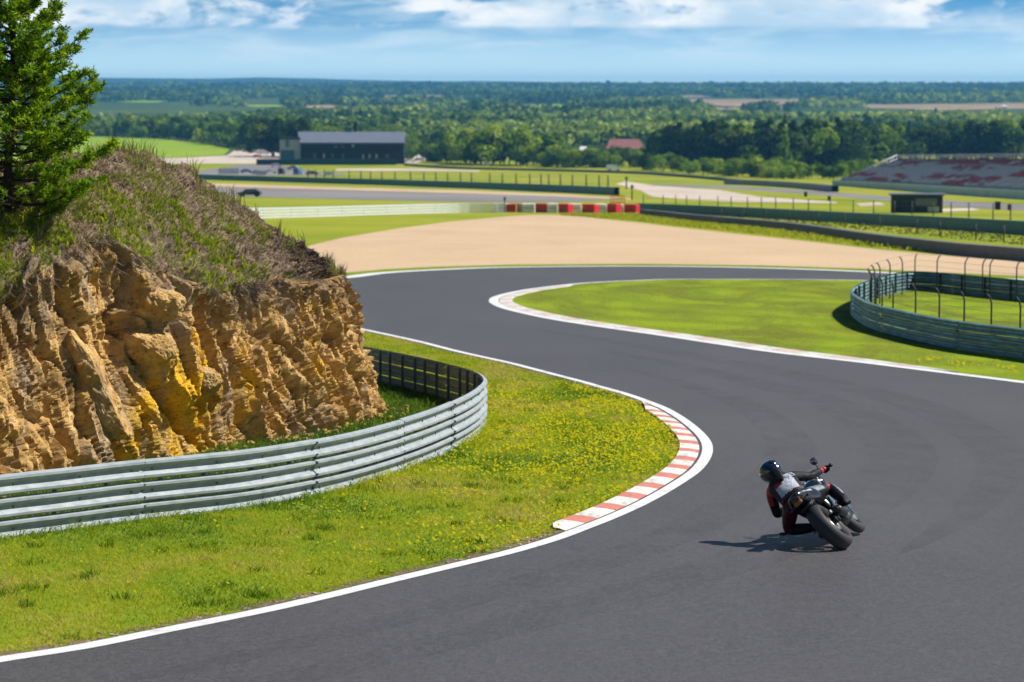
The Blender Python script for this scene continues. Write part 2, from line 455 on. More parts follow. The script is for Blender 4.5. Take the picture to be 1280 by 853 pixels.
# race track ------------------------------------------------------------------
LINE_PX = [(-420, 905), (-150, 852), (0, 825.5), (100, 810), (200, 790), (320, 766), (400, 748), (500, 723.7), (600, 700), (640, 690), (691, 675), (730, 660.5), (769, 645),
           (807.6, 627), (846, 605), (872, 586), (884, 566), (880, 549), (859, 529), (833, 512.5), (807.6, 502), (782, 493), (748, 483.5), (727.5, 477.6), (667.5, 462), (639, 454.6), (600, 446), (567, 438.5),
           (519.6, 426.5), (453, 412), (400, 400.5)]
near_line = spline(PP(LINE_PX), .25)
HID = [(330, 383), (300, 367), (325, 357), (380, 351)]          # the track passes behind the rocky hill
OUT_PX = [(430, 347.5), (480, 341.5), (550, 337.5), (640, 334.5), (800, 333.2), (950, 335.3), (1080, 340), (1180, 345.5), (1300, 351), (1500, 360)]
outer_line = spline(PP(HID[2:] + OUT_PX), .8)
IN_PX = [(1500, 373), (1280, 361), (1080, 351), (862, 349.5), (802.5, 350.8), (731, 354.3), (671, 361), (640, 366.5), (622, 371.5), (617, 376), (621, 380.5), (637.5, 387), (686, 398), (750, 408.3), (825, 419), (900, 430.3), (975, 441.3), (1080, 453.5), (1180, 466), (1280, 478.5), (1420, 497), (1600, 523)]
in_line = spline(PP(IN_PX), .4)
track = np.vstack([near_line[:, :2], PP(HID[:2])[:, :2], outer_line[:, :2], in_line[:, :2], PP([(2300, 640), (2600, 1010), (-500, 1010)])[:, :2]])
ground_sheet('race_track', track, .004, M['asphalt'])
ribbon('race_track', near_line, -.05, .17, .0045, M['asphalt'])
wl = np.interp(near_line[:, 1], [24, 34, 45, 60, 80], [.125, .095, .085, .085, .10])
ribbon('edge_line', near_line, -wl, wl, .009, M['line'])
ribbon('edge_line', outer_line, -.42, .42, .012, M['line'])
ribbon('edge_line', in_line, -.17, .17, .010, M['line'])

m, t, b = mat('rubbered_asphalt', .5, .5)
c = ramp(t, noise(t, pos(t), 38, 3, .75), [(.42, (.030, .028, .029)), (.7, (.095, .09, .09))]); t.links.new(c, b.inputs['Base Color'])
tr_ = N(t, 'ShaderNodeBsdfTransparent'); mx = t.nodes.new('ShaderNodeMixShader'); f_ = ramp(t, noise(t, pos(t, (1.2, .5, 1)), 1.6, 5, .7), [(.36, (0, 0, 0)), (.75, (.15, .15, .15))])
t.links.new(f_, mx.inputs[0]); t.links.new(tr_.outputs[0], mx.inputs[1]); t.links.new(b.outputs[0], mx.inputs[2]); t.links.new(mx.outputs[0], t.nodes['Material Output'].inputs['Surface'])
seg = np.concatenate([[0], np.cumsum(np.linalg.norm(np.diff(near_line[:, :2], axis=0), axis=1))])
for k, (o_, w_, a_, b_2) in enumerate(((-1.7, .40, .02, .66), (-3.1, .55, .0, .75), (-4.6, .5, .2, .9))):
    cc_ = near_line[(seg > seg[-1] * a_) & (seg < seg[-1] * b_2)]; u_ = np.linspace(0, 1, len(cc_)); oo = o_ + .5 * np.sin(u_ * PI * 1.3 + k); ww = w_ * np.sin(u_ * PI) ** .5
    ribbon('tyre_mark', cc_, oo - ww, oo + ww, .0065 + .0004 * k, m)
m, t, b = mat('bare_soil', .95, .1)
c = ramp(t, noise(t, pos(t), 24, 4, .7), [(.35, (.10, .070, .042)), (.7, (.26, .20, .13))]); t.links.new(c, b.inputs['Base Color'])
tr_ = N(t, 'ShaderNodeBsdfTransparent'); mx = t.nodes.new('ShaderNodeMixShader'); t.links.new(ramp(t, noise(t, pos(t), 3.0, 6, .75), [(.45, (0, 0, 0)), (.53, (1, 1, 1))]), mx.inputs[0])
t.links.new(tr_.outputs[0], mx.inputs[1]); t.links.new(b.outputs[0], mx.inputs[2]); t.links.new(mx.outputs[0], t.nodes['Material Output'].inputs['Surface'])
ribbon('bare_soil', near_line, .15, .36, .0055, m)
# kerbs -----------------------------------------------------------------------
def kerb(name, c, s0, s1, gap, width, red, white, h, mats, grow=0.8):
    seg = np.concatenate([[0], np.cumsum(np.linalg.norm(np.diff(c[:, :2], axis=0), axis=1))])
    n = nrm2(c); cuts = [s0]; k = 0
    while cuts[-1] < s1: cuts.append(min(s1, cuts[-1] + (white if k % 2 == 0 else red) * random.uniform(.9, 1.1))); k += 1
    mb = MB()
    for k in range(len(cuts) - 1):
        ss = np.linspace(cuts[k], cuts[k + 1], 5)
        V = []; F = []
        for s in ss:
            p = np.array([np.interp(s, seg, c[:, 0]), np.interp(s, seg, c[:, 1])]); q = np.array([np.interp(s, seg, n[:, 0]), np.interp(s, seg, n[:, 1])])
            f = min(1, (s - s0) / grow + .5, (s1 - s) / (grow * 2.5) + .06)
            for o, z in ((gap, .006), (gap + width * .5 * f, .006 + h * .7), (gap + width * f, .006 + h), (gap + width * f + .01, -.05)):
                x, y = p + q * o; V.append((x, y, G(y) + z))
        for i in range(4):
            for j in range(3): F.append((i * 4 + j, (i + 1) * 4 + j, (i + 1) * 4 + j + 1, i * 4 + j + 1))
        mb.add(V, F, k % 2)
    return tag(mb.build(name, mats), kind='structure')
def arc_at(c, px):                          # arc length nearest a photograph pixel
    p = P(*px); seg = np.concatenate([[0], np.cumsum(np.linalg.norm(np.diff(c[:, :2], axis=0), axis=1))])
    return seg[np.argmin(((c[:, :2] - p[:2]) ** 2).sum(1))]
K0, K1 = arc_at(near_line, (722, 664)), arc_at(near_line, (812, 503.5))
kerb('kerb', near_line, K0, K1, .13, .31, .55, .80, .035, [M['kerb_white'], M['kerb_red']], .9)
kerb('kerb', in_line, arc_at(in_line, (700, 357)), arc_at(in_line, (1190, 467)), .20, .45, 1.3, 1.6, .03, [M['kerb_white'], M['kerb_pink']], 3)

# gravel trap, run-off roads, fields ---------------------------------------------
GRAV = [(372, 311), (430, 297), (500, 285.5), (560, 277.5), (620, 272), (660, 269), (690, 269), (730, 271.5), (800, 279), (900, 290.5), (1000, 301), (1100, 312.5), (1280, 328), (1500, 347), (1500, 354), (1280, 345.5), (1180, 341), (1080, 336.2), (950, 332), (800, 330), (640, 331), (550, 333.5), (480, 337), (430, 341.5), (395, 337)]
ground_sheet('gravel_trap', PP(GRAV), .006, M['gravel'])
ground_sheet('infield', np.vstack([in_line[:, :2], PP([(1600, 440), (1500, 380)])[:, :2]])[::2], .003, M['mown'])
ground_sheet('gravel_trap', PP([(150, 226), (300, 230.5), (600, 239), (700, 243), (790, 248.5), (790, 250), (700, 246), (600, 242.5), (300, 234), (150, 229.5)]), .02, M['gravel'])
ground_sheet('far_track', PP([(150, 229.7), (300, 234.2), (600, 242.7), (700, 246.2), (780, 250.5), (700, 253), (600, 253), (450, 250), (300, 246), (150, 240)]), .015, M['pale_tarmac'])
ground_sheet('gravel_trap', PP([(782, 226.5), (815, 232), (900, 238), (950, 246), (1046, 253), (1046, 254.5), (920, 253), (850, 249), (815, 246), (800, 238), (770, 230)]), .02, M['pale_gravel'])
ground_sheet('far_track', PP([(815, 230), (920, 233), (1032, 239.5), (1111, 246), (1181, 250.5), (1280, 256), (1450, 266), (1450, 275), (1280, 264), (1181, 258.5), (1111, 251.5), (1032, 244.5), (920, 237), (815, 232)]), .015, M['pale_tarmac'])
ground_sheet('gravel_path', PP([(1160, 262), (1215, 260.5), (1225, 263), (1160, 266)]), .02, M['pale_gravel'])
ground_sheet('gravel_path', PP([(1070, 254.5), (1100, 253.5), (1108, 257), (1075, 258)]), .02, M['pale_gravel'])
ground_sheet('field', PP([(60, 170), (135, 171.5), (200, 174), (255, 179.5), (287, 187), (280, 194), (230, 197), (120, 199), (0, 199)]), .05, M['field'])
ground_sheet('parking_lot', PP([(60, 199.8), (230, 197.8), (283, 194.8), (296, 187), (372, 187), (378, 203), (330, 205), (200, 204.5), (60, 206)]), .06, M['pale_gravel'])
ground_sheet('parking_lot', PP([(505, 189), (550, 189), (548, 197), (520, 204), (505, 204)]), .06, M['pale_gravel'])
ground_sheet('paddock', PP([(245, 214), (300, 206.5), (345, 206), (372, 210), (395, 215.5), (430, 217.5), (430, 219.5), (330, 220), (245, 219)]), .05, M['pale_tarmac'])
ground_sheet('paddock', PP([(420, 211.5), (520, 211), (600, 213.5), (600, 215), (520, 214), (420, 214)]), .05, M['pale_gravel'])
FIELDS = [[(268, 146), (320, 145), (318, 152), (270, 154)], [(480, 119.5), (560, 119.5), (562, 125), (478, 125)], [(850, 124.5), (1000, 124.5), (1006, 130), (990, 135.5), (850, 131)], [(1080, 131.5), (1290, 129), (1290, 136), (1180, 138), (1080, 135.5)], [(396, 115.8), (410, 115.8), (410, 118), (396, 118)],
          [(900, 143), (1040, 141), (1120, 140), (1120, 144), (1000, 147)], [(640, 132), (700, 131), (720, 140), (650, 141)], [(500, 141), (620, 140.5), (620, 143.5), (500, 144)]]
for k, f in enumerate(FIELDS): ground_sheet('field', PP(f), .3 + .02 * k, M['dry_field'] if k < 5 else M['field'])
m, t, b = mat('worn_turf', .95, .1)
c = ramp(t, noise(t, pos(t, (.5, .14, 1)), 1, 6, .65), [(.32, (.10, .12, .016)), (.5, (.17, .165, .035)), (.68, (.24, .185, .09))])
t.links.new(c, b.inputs['Base Color'])
0 and ground_sheet('verge', PP([(460, 413.5), (520, 428), (600, 447.5), (640, 456.5), (640, 462), (600, 458), (540, 447), (480, 432), (440, 424)]), .003, m)

# distant wooded ridges -------------------------------------------------------------
def ridge(name, y, prof, material, seed, jag):
    xs = np.linspace(prof[0][0], prof[-1][0], 700); V = []; F = []
    px = np.array(prof, float); rows = np.interp(xs, px[:, 0], px[:, 1])
    r = fbm(np.stack([xs * .02, xs * 0, xs * 0], 1), 3, seed) - .5; r2 = fbm(np.stack([xs * .45, xs * 0, xs * 0], 1), 3, seed + 5) - .5
    for i, x in enumerate(xs):
        top = AT(x, rows[i] + r[i] * 1.6 + r2[i] * jag, y)
        gz = float(G(y))
        for u, zz in ((-700, gz - 30), (-260, gz + (top[2] - gz) * .55), (0, top[2]), (150, top[2] - 4), (1200, gz - 40)):
            V.append((top[0] * (y + u) / y, y + u, zz))
    for i in range(len(xs) - 1):
        for k in range(4): F.append((i * 5 + k, (i + 1) * 5 + k, (i + 1) * 5 + k + 1, i * 5 + k + 1))
    o = mesh_np(name, V, F, [material], smooth=True); return tag(o, kind='structure')
m, t, b = mat('distant_wood', .95, .1)
c = ramp(t, noise(t, pos(t, (.012, .004, .05)), 1, 6, .7), [(.3, (.016, .032, .012)), (.6, (.032, .055, .015)), (.8, (.06, .08, .02))])
t.links.new(c, b.inputs['Base Color']); M['distant'] = m
ridge('hills', 12500, [(-900, 98), (100, 97.5), (240, 98.5), (330, 96.8), (450, 100.5), (620, 102), (1000, 107), (1400, 110), (2200, 110)], m, 3, .6)
ridge('hills', 9300, [(-900, 108), (100, 107), (420, 107.5), (500, 104.8), (640, 103.4), (800, 103.5), (1000, 103), (1100, 104.5), (1300, 108), (2200, 109)], m, 9, 1.4)

# ================================================================== THE ROCKY HILL
COLS = [  # base pixel (on the ground), brow pixel, brow set-back, ridge pixel, ridge set-back
    ((-420, 740), (-420, 470), 1.2, (-420, 330), 4.5), ((-260, 686), (-290, 440), 1.2, (-290, 280), 4.5), ((-120, 642), (-140, 415), 1.2, (-140, 228), 4.5), ((0, 613), (-18, 385), 1.2, (-20, 208), 4.5), ((70, 600), (58, 330), 1.2, (60, 199), 4.5), ((150, 586), (132, 302), 1.1, (140, 192), 4.2),
    ((230, 573), (210, 346), 1.0, (208, 203), 3.8), ((310, 558), (282, 364), .9, (264, 228), 3.2), ((380, 545), (338, 357), .8, (324, 272), 2.3), ((440, 530), (392, 348), .6, (384, 314), 1.3), ((478, 515), (430, 360), .4, (428, 350), .7)]
ctl = []
for bp, wp, sb, rp, sr in COLS:
    a = P(*bp); w = AT(*wp, a[1] + sb); r = AT(*rp, a[1] + sr)
    bk = np.array([r[0] - 1.2, r[1] + 6.5, G(r[1] + 6.5) - .3])
    ctl.append(np.concatenate([a, w, r, bk]))
e = ctl[-1]                                # the end of the cutting turns the corner
for k, (dx, dy, hz) in enumerate(((-.45, 1.3, -.12), (-1.6, 3.0, -.3), (-3.4, 4.6, -.6), (-6.5, 6.0, -.9), (-10, 7.0, -1.2))):
    q = e.copy(); q[0::3] += dx; q[1::3] += dy
    q[2] = G(q[1]); q[5] = e[5] + hz * .55; q[8] = e[8] + hz * .6; q[9] -= .0; q[11] = G(q[10]) - .3
    q[3] -= .15; ctl.append(q)
ctl = np.array(ctl)
NU = 900
dense = spline(ctl, .05); uu = np.linspace(0, len(dense) - 1, NU)
# sample evenly along the base line
bs = np.concatenate([[0], np.cumsum(np.linalg.norm(np.diff(dense[:, :2], axis=0), axis=1))])
CU = np.stack([np.interp(np.linspace(0, bs[-1], NU), bs, dense[:, k]) for k in range(12)], 1)
A_, W_, R_, B_ = CU[:, 0:3], CU[:, 3:6], CU[:, 6:9], CU[:, 9:12]
NV1, NV2, NV3 = 210, 130, 24
rows = []; vpar = []
for j in range(NV1):
    v = j / NV1; p = A_ * (1 - v) + W_ * v
    p[:, 2] = A_[:, 2] - .25 + (W_[:, 2] - A_[:, 2] + .25) * v ** .95
    rows.append(p); vpar.append(v)
for j in range(NV2):
    v = j / NV2; p = W_ * (1 - v) + R_ * v; p[:, 2] += .25 * math.sin(v * PI) * np.clip((R_[:, 1] - W_[:, 1]) / 3, 0, 1)
    rows.append(p); vpar.append(1 + v)
for j in range(NV3 + 1):
    v = j / NV3; p = R_ * (1 - v) + B_ * v; p[:, 2] = R_[:, 2] + (B_[:, 2] - R_[:, 2]) * (v * v * .5 + v * .5); rows.append(p); vpar.append(2 + v)
HV = np.array(rows); nv = len(HV)               # (row, column, xyz)
vpar = np.array(vpar)[:, None] * np.ones((1, NU))
du = np.gradient(HV, axis=1); dv = np.gradient(HV, axis=0)
nn = np.cross(du, dv); nn /= np.linalg.norm(nn, axis=2)[..., None] + 1e-9
for _ in range(12):                              # smooth the normals near the brow
    nn[1:-1] = (nn[:-2] + nn[1:-1] * 2 + nn[2:]) / 4
nn /= np.linalg.norm(nn, axis=2)[..., None] + 1e-9
sarc = np.linspace(0, bs[-1], NU)[None, :] * np.ones((nv, 1))
zrel = HV[..., 2]
flat = lambda a: a.reshape(-1)
s_, z_, v_ = flat(sarc), flat(zrel), flat(vpar)
Q = np.stack([s_ + z_ * .35, z_, np.zeros_like(s_)], 1)        # sheared: the strata lean
rockw = np.clip((1.04 + .10 * (fbm(np.stack([s_ * 1.1, z_ * 1.1, s_ * 0], 1), 4, 77) - .5) * 3 - v_) * 9, 0, 1)
f1, f2, idb = voro(Q * np.array([1.0, .62, 1]) + fbm(Q * 2.2, 3, 4)[:, None] * .45, 5)
g1, g2, idc = voro(Q * np.array([3.4, 2.2, 1]) + fbm(Q * 5, 2, 8)[:, None] * .4, 15)
rib = 1 - np.abs(2 * fbm(np.stack([Q[:, 0] * 2.0 + (fbm(Q * 1.3, 2, 23) - .5) * .9, Q[:, 1] * .32, Q[:, 2]], 1), 4, 21) - 1) * 2
rib2 = 1 - np.abs(2 * fbm(np.stack([Q[:, 0] * 8, Q[:, 1] * 1.3, Q[:, 2]], 1), 3, 25) - 1) * 2
big = fbm(np.stack([s_ * .55, z_ * .5, s_ * 0], 1), 3, 40) - .5
warp = np.stack([fbm(Q * 1.7, 3, 141) - .5, fbm(Q * 1.7 + 9, 3, 143) - .5, Q[:, 2]], 1) * .5
right = np.clip((s_ - bs[-1] * .47) / 2.0, 0, 1)                 # the far half is cut into narrow ribs
k1, e1 = facets((Q + warp) * np.array([.75, .42, 0]), .50, .34, 201)
k2, e2 = facets((Q + warp * .5) * np.array([1.9, 1.0, 0]), .20, .13, 203)
k3, e3 = facets((Q + warp * .3) * np.array([5.5, 3.2, 0]), .07, .05, 205)
k4, e4 = facets((Q + warp * .3) * np.array([3.0, .62, 0]), .26, .12, 207)
d = big * .55 + k1 * (1 - .55 * right) + k2 * (1 - .5 * right) + k3 + k4 * (.25 + .9 * right)
d -= np.clip(.12 - e1, 0, .12) * 3.0 * (1 - .5 * right) + np.clip(.10 - e2, 0, .1) * 1.5 + np.clip(.10 - e4, 0, .1) * 1.6 * right + np.clip(.12 - e3, 0, .12) * .25
smooth_zone = np.clip(fbm(Q * .8 + 5, 3, 211) * 3 - 1.15, .15, 1)
d += (rib - .3) * (.10 + .16 * right) + (rib2 - .3) * .06 * smooth_zone + (fbm(Q * 14, 3, 31) - .5) * .06 * smooth_zone + (fbm(Q * 42, 2, 33) - .5) * .028
endf = np.clip((s_ - bs[-1] * .0) * 0 + 1, 0, 1)
over = np.exp(-((v_ - .93) / .07) ** 2) * .22 * (fbm(np.stack([s_ * 1.6, s_ * 0, s_ * 0], 1), 3, 61))   # sod overhang at the brow
d = d * np.clip(v_ * 6 + .35, 0, 1)
slope = (fbm(np.stack([s_ * 1.2, v_ * 5, z_], 1), 4, 50) - .5) * .42 + (fbm(np.stack([s_ * 6, v_ * 16, z_ * 4], 1), 3, 52) - .5) * .14
disp = d * rockw + slope * (1 - rockw) * np.clip((v_ - .9) * 6, 0, 1) * np.clip((3 - v_) * 3, 0, 1) + over * rockw
HP = (HV + nn * (disp.reshape(nv, NU))[..., None])
ii = np.arange(nv * NU).reshape(nv, NU)
Fq = np.stack([ii[:-1, :-1], ii[:-1, 1:], ii[1:, 1:], ii[1:, :-1]], -1).reshape(-1, 4)
# soil attribute: 0 rock .. 1 turf
m, t, b = mat('ochre_rock_and_turf', .92, .15); M['rock'] = m
a = N(t, 'ShaderNodeAttribute', attribute_name='tint'); v = pos(t)
nA = noise(t, pos(t, (.8, .45, .9)), 1, 5, .6); nB = noise(t, v, 4.5, 6, .68); nC = noise(t, v, 22, 5, .7); nD = noise(t, pos(t, (1.3, .7, .45), (.4, .2, 0)), 1.3, 4, .6)
rk = ramp(t, nB, [(.24, (.14, .080, .028)), (.38, (.36, .215, .075)), (.54, (.55, .34, .12)), (.70, (.70, .50, .25))])
oc_ = N(t, 'ShaderNodeAttribute', attribute_name='ochre')
rk = mix(t, oc_.outputs['Fac'], rk, ramp(t, nC, [(.3, (.48, .26, .015)), (.6, (.72, .43, .025)), (.8, (.76, .53, .09))]))
rk = mix(t, ramp(t, nD, [(.49, (0, 0, 0)), (.62, (.8, .8, .8))]), rk, ramp(t, nC, [(.3, (.22, .155, .10)), (.7, (.46, .35, .24))]))
rk = mix(t, ramp(t, nC, [(.30, (.9, .9, .9)), (.43, (0, 0, 0))]), rk, (.050, .029, .016))
rk = mix(t, ramp(t, nA, [(.54, (0, 0, 0)), (.70, (.75, .75, .75))]), rk, ramp(t, nB, [(.3, (.085, .048, .024)), (.7, (.24, .145, .065))]))
turf = ramp(t, nB, [(.3, (.055, .038, .034)), (.46, (.15, .105, .075)), (.6, (.26, .19, .12)), (.75, (.15, .15, .035))])
c = mix(t, a.outputs['Fac'], rk, turf)
t.links.new(c, b.inputs['Base Color']); bump(t, b, nC, 1.0, .03)
hill = mesh_np('rocky_hill', HP.reshape(-1, 3), Fq, [m], None, np.maximum(1 - rockw, np.clip((v_ - .80) * 4, 0, .8) * np.clip((fbm(np.stack([s_ * 2.2, z_ * 1.2, s_ * 0], 1), 4, 71) - .38) * 5, 0, 1)), smooth=False)
tag(hill, kind='structure')
def hill_near(px, py):
    d_ = ray(px, py); d_ = d_ / np.linalg.norm(d_); w = HP.reshape(-1, 3) - [0, 0, ZC]; t_ = w @ d_; off = np.linalg.norm(w - t_[:, None] * d_, axis=1); k = np.where(off < .06)[0]
    return k[np.argmin(t_[k])] if len(k) else np.argmin(off)
och = np.zeros(nv * NU)
for px, py, rs, rz, amp in ((212, 530, 1.0, .75, 1.7), (190, 470, .35, .3, .6), (395, 420, .4, .6, .55), (300, 480, .25, .5, .6), (120, 345, .5, .22, .55), (250, 430, .3, .3, .5)):
    k = hill_near(px, py); och = np.maximum(och, amp * np.exp(-((s_ - s_[k]) / rs) ** 2 - ((z_ - z_[k]) / rz) ** 2))
och = np.clip((och + (fbm(np.stack([s_ * 2.2, z_ * 2.2, s_ * 0], 1), 4, 221) - .5) * 1.3 - .22) * 2.4, 0, 1)
at_ = hill.data.attributes.new('ochre', 'FLOAT', 'POINT'); at_.data.foreach_set('value', och.astype(np.float32))
# heath, grass and hanging sod on the hill ------------------------------------------------
def hill_pts(n, vlo, vhi, fn=None):
    j = rng.uniform(vlo, vhi, n); u = rng.uniform(0, NU - 1.001, n)
    vv = vpar[:, 0]; jr = np.interp(j, vv, np.arange(nv)); j0 = np.clip(jr.astype(int), 0, nv - 2); u0 = u.astype(int); fj = (jr - j0)[:, None]; fu = (u - u0)[:, None]
    p = (HP[j0, u0] * (1 - fu) + HP[j0, u0 + 1] * fu) * (1 - fj) + (HP[j0 + 1, u0] * (1 - fu) + HP[j0 + 1, u0 + 1] * fu) * fj
    return p, j, nn[j0, u0], rockw.reshape(nv, NU)[j0, u0]
p, j, n_, rw = hill_pts(190000, .93, 2.25)
k = (rng.random(len(p)) < 1 - rw) & (p[:, 1] < 66); p, j, n_ = p[k], j[k], n_[k]
patch = fbm(p * np.array([.9, .55, .9]), 4, 91); patch2 = fbm(p * 3.2, 3, 95)
green_left = np.clip((-3.9 - p[:, 0] + (patch2 - .5) * 3) / 1.4, 0, 1) * np.clip(1 - np.abs(j - 1.25) * 1.4, 0, 1)
tn = np.clip(.47 + (patch - .5) * 1.9 + (patch2 - .5) * 1.5 + rng.normal(0, .17, len(p)) + green_left * .62, 0, 1)
h = rng.uniform(.018, .055, len(p)) * (1 + 2.2 * np.clip(patch2 - .55, 0, 1) * 2) * (1 + .9 * green_left)
up = n_ * .45 + np.array([0, 0, .75]); up /= np.linalg.norm(up, axis=1)[:, None]
tag(blades('heath_grass', p - up * .02, h, rng.uniform(.008, .02, len(p)), tn, M['heath'], 1.5, up), kind='stuff')
p, j, n_, rw = hill_pts(42000, .74, 1.06)          # roots and sod hanging over the brow
k = (rng.random(len(p)) < .10 + .9 * np.clip((j - .85) * 5, 0, 1)) & (fbm(p * 1.5, 2, 98) > .40); p, n_ = p[k], n_[k]
up = n_ * .7 + np.array([0, 0, -.55]) + rng.normal(0, .2, p.shape); up /= np.linalg.norm(up, axis=1)[:, None]
tag(blades('hanging_roots', p, rng.uniform(.06, .22, len(p)), rng.uniform(.008, .02, len(p)), np.clip(rng.normal(.22, .16, len(p)), 0, 1), M['heath'], .5, up), kind='stuff')
p, j, n_, rw = hill_pts(9000, 1.7, 2.1)            # taller stalks along the skyline
k = (fbm(p * 2.1, 2, 99) > .5) & (p[:, 1] < 66); p = p[k]
tag(blades('tall_stalks', p, rng.uniform(.12, .34, len(p)), rng.uniform(.006, .012, len(p)), np.clip(rng.normal(.55, .22, len(p)), 0, 1), M['heath'], .5), kind='stuff')
# broad green plants by the pine foot
p, j, n_, rw = hill_pts(26000, .98, 1.6)
k = (p[:, 0] < -4.2 - 1.4 * (fbm(p * .9, 3, 103) - .3) * 2) & (j < 1.5) & (fbm(p * 1.6, 3, 101) > .44); p = p[k]
tag(blades('lush_grass', p, rng.uniform(.05, .14, len(p)) * (.4 + fbm(p * 2.2, 3, 111) * 1.2), rng.uniform(.015, .035, len(p)), rng.beta(2.4, 2.6, len(p)), M['blade'], 1.0), kind='stuff')

# big blocks standing proud of the rock face
def face_pt(px, py):
    d_ = ray(px, py); d_ = d_ / np.linalg.norm(d_); w = HP[:NV1 + 30].reshape(-1, 3) - [0, 0, ZC]; t_ = w @ d_; off = np.linalg.norm(w - t_[:, None] * d_, axis=1)
    k = np.where(off < .05)[0]; k = k[np.argmin(t_[k])] if len(k) else np.argmin(off); return HP[:NV1 + 30].reshape(-1, 3)[k]
def boulder(name, label, px, py, size, rot, seed, back=.12, boxy=4.0, mt=None):
    c = face_pt(px, py) + np.array([-.3, .95, 0]) * back
    bm = bmesh.new(); bmesh.ops.create_icosphere(bm, subdivisions=6, radius=1); v = np.array([q.co for q in bm.verts]); F = [[q.index for q in f.verts] for f in bm.faces]; bm.free()
    v = v / (np.abs(v) ** boxy).sum(1)[:, None] ** (1 / boxy)
    r_ = np.random.default_rng(seed)
    for _ in range(9):                                   # chopped facets
        n_ = r_.normal(0, 1, 3); n_ /= np.linalg.norm(n_); dd = v @ n_; lim = r_.uniform(.78, 1.02); v = v - np.maximum(dd - lim, 0)[:, None] * n_
    v = v * size; q = v + seed * 9.1
    nr = v / (np.linalg.norm(v, axis=1)[:, None] + 1e-9)
    v = v + nr * ((fbm(q * np.array([2.2, 2.2, 3]), 4, seed) - .5) * .22 + (fbm(q * 9, 4, seed + 3) - .5) * .10 + (fbm(q * 32, 2, seed + 5) - .5) * .03)[:, None]
    v = v @ np.array(Euler(rot).to_matrix()).T
    o = mesh_np(name, v, F, [M['rock']], None, np.zeros(len(v))); o.location = c; return tag(o, label, 'rock')
boulder('rock_slab', 'long leaning rock slab low on the left of the ochre rock face', 128, 485, (.22, .45, .95), (.05, -.38, .3), 3, .22, 5)
boulder('boulder', 'rounded brown boulder bulging from the middle of the rock face', 178, 436, (.42, .4, .25), (.1, .28, .2), 5, .12, 3)
boulder('boulder', 'smaller blocky boulder under the turf above the bulging brown boulder', 205, 385, (.33, .35, .22), (.0, .1, .4), 8, .14, 4)
boulder('boulder', 'small blocky stone right of the bulging brown boulder', 262, 478, (.24, .25, .22), (.2, .3, .1), 12, .10, 4)

# loose rubble along the foot of the face
mb = MB()
for _ in range(520):
    u = int(rng.integers(0, NU)); o = abs(rng.normal(.12, .22)); q = A_[u, :2] + np.array([.94, -.34]) * o + rng.normal(0, .05, 2); r = rng.uniform(.02, .10) * rng.uniform(.4, 1)
    bm = bmesh.new(); bmesh.ops.create_icosphere(bm, subdivisions=1, radius=r); sc = rng.uniform(.6, 1.2, 3)
    mb.add([Vector((v.co.x * sc[0] + q[0], v.co.y * sc[1] + q[1], v.co.z * sc[2] * .8 + float(G(q[1])) + r * .35)) + Vector(rng.normal(0, r * .16, 3)) for v in bm.verts], [[w.index for w in f.verts] for f in bm.faces]); bm.free()
tag(mb.build('rubble', M['rock']), kind='stuff')
# ================================================================== GUARD RAILS
def wprof(h):                               # W-beam profile: (out, up)
    return [(0, 0), (.012, .004), (.065, .10 * h), (.068, .22 * h), (.012, .42 * h), (.008, .58 * h), (.068, .78 * h), (.065, .90 * h), (.012, h - .004), (0, h)]
def extrude(mb, c, side, prof, z0, m=0, smooth=False):   # sweep a profile along a plan curve standing on the ground
    n = nrm2(c) * side; k = len(prof); V = []; F = []
    for i in range(len(c)):
        gz = c[i, 2] if c.shape[1] > 2 else float(G(c[i, 1]))
        for o, z in prof: V.append((c[i, 0] + n[i, 0] * o, c[i, 1] + n[i, 1] * o, gz + z0 + z))
    for i in range(len(c) - 1):
        for j in range(k - 1): F.append((i * k + j, (i + 1) * k + j, (i + 1) * k + j + 1, i * k + j + 1))
    return mb.add(V, F, m, smooth)
def gcurve(px, off, step):                  # plan curve whose top edge (off above the ground) passes through the pixels
    c = spline(PP(px, off), step); c[:, 2] = G(c[:, 1]); return c
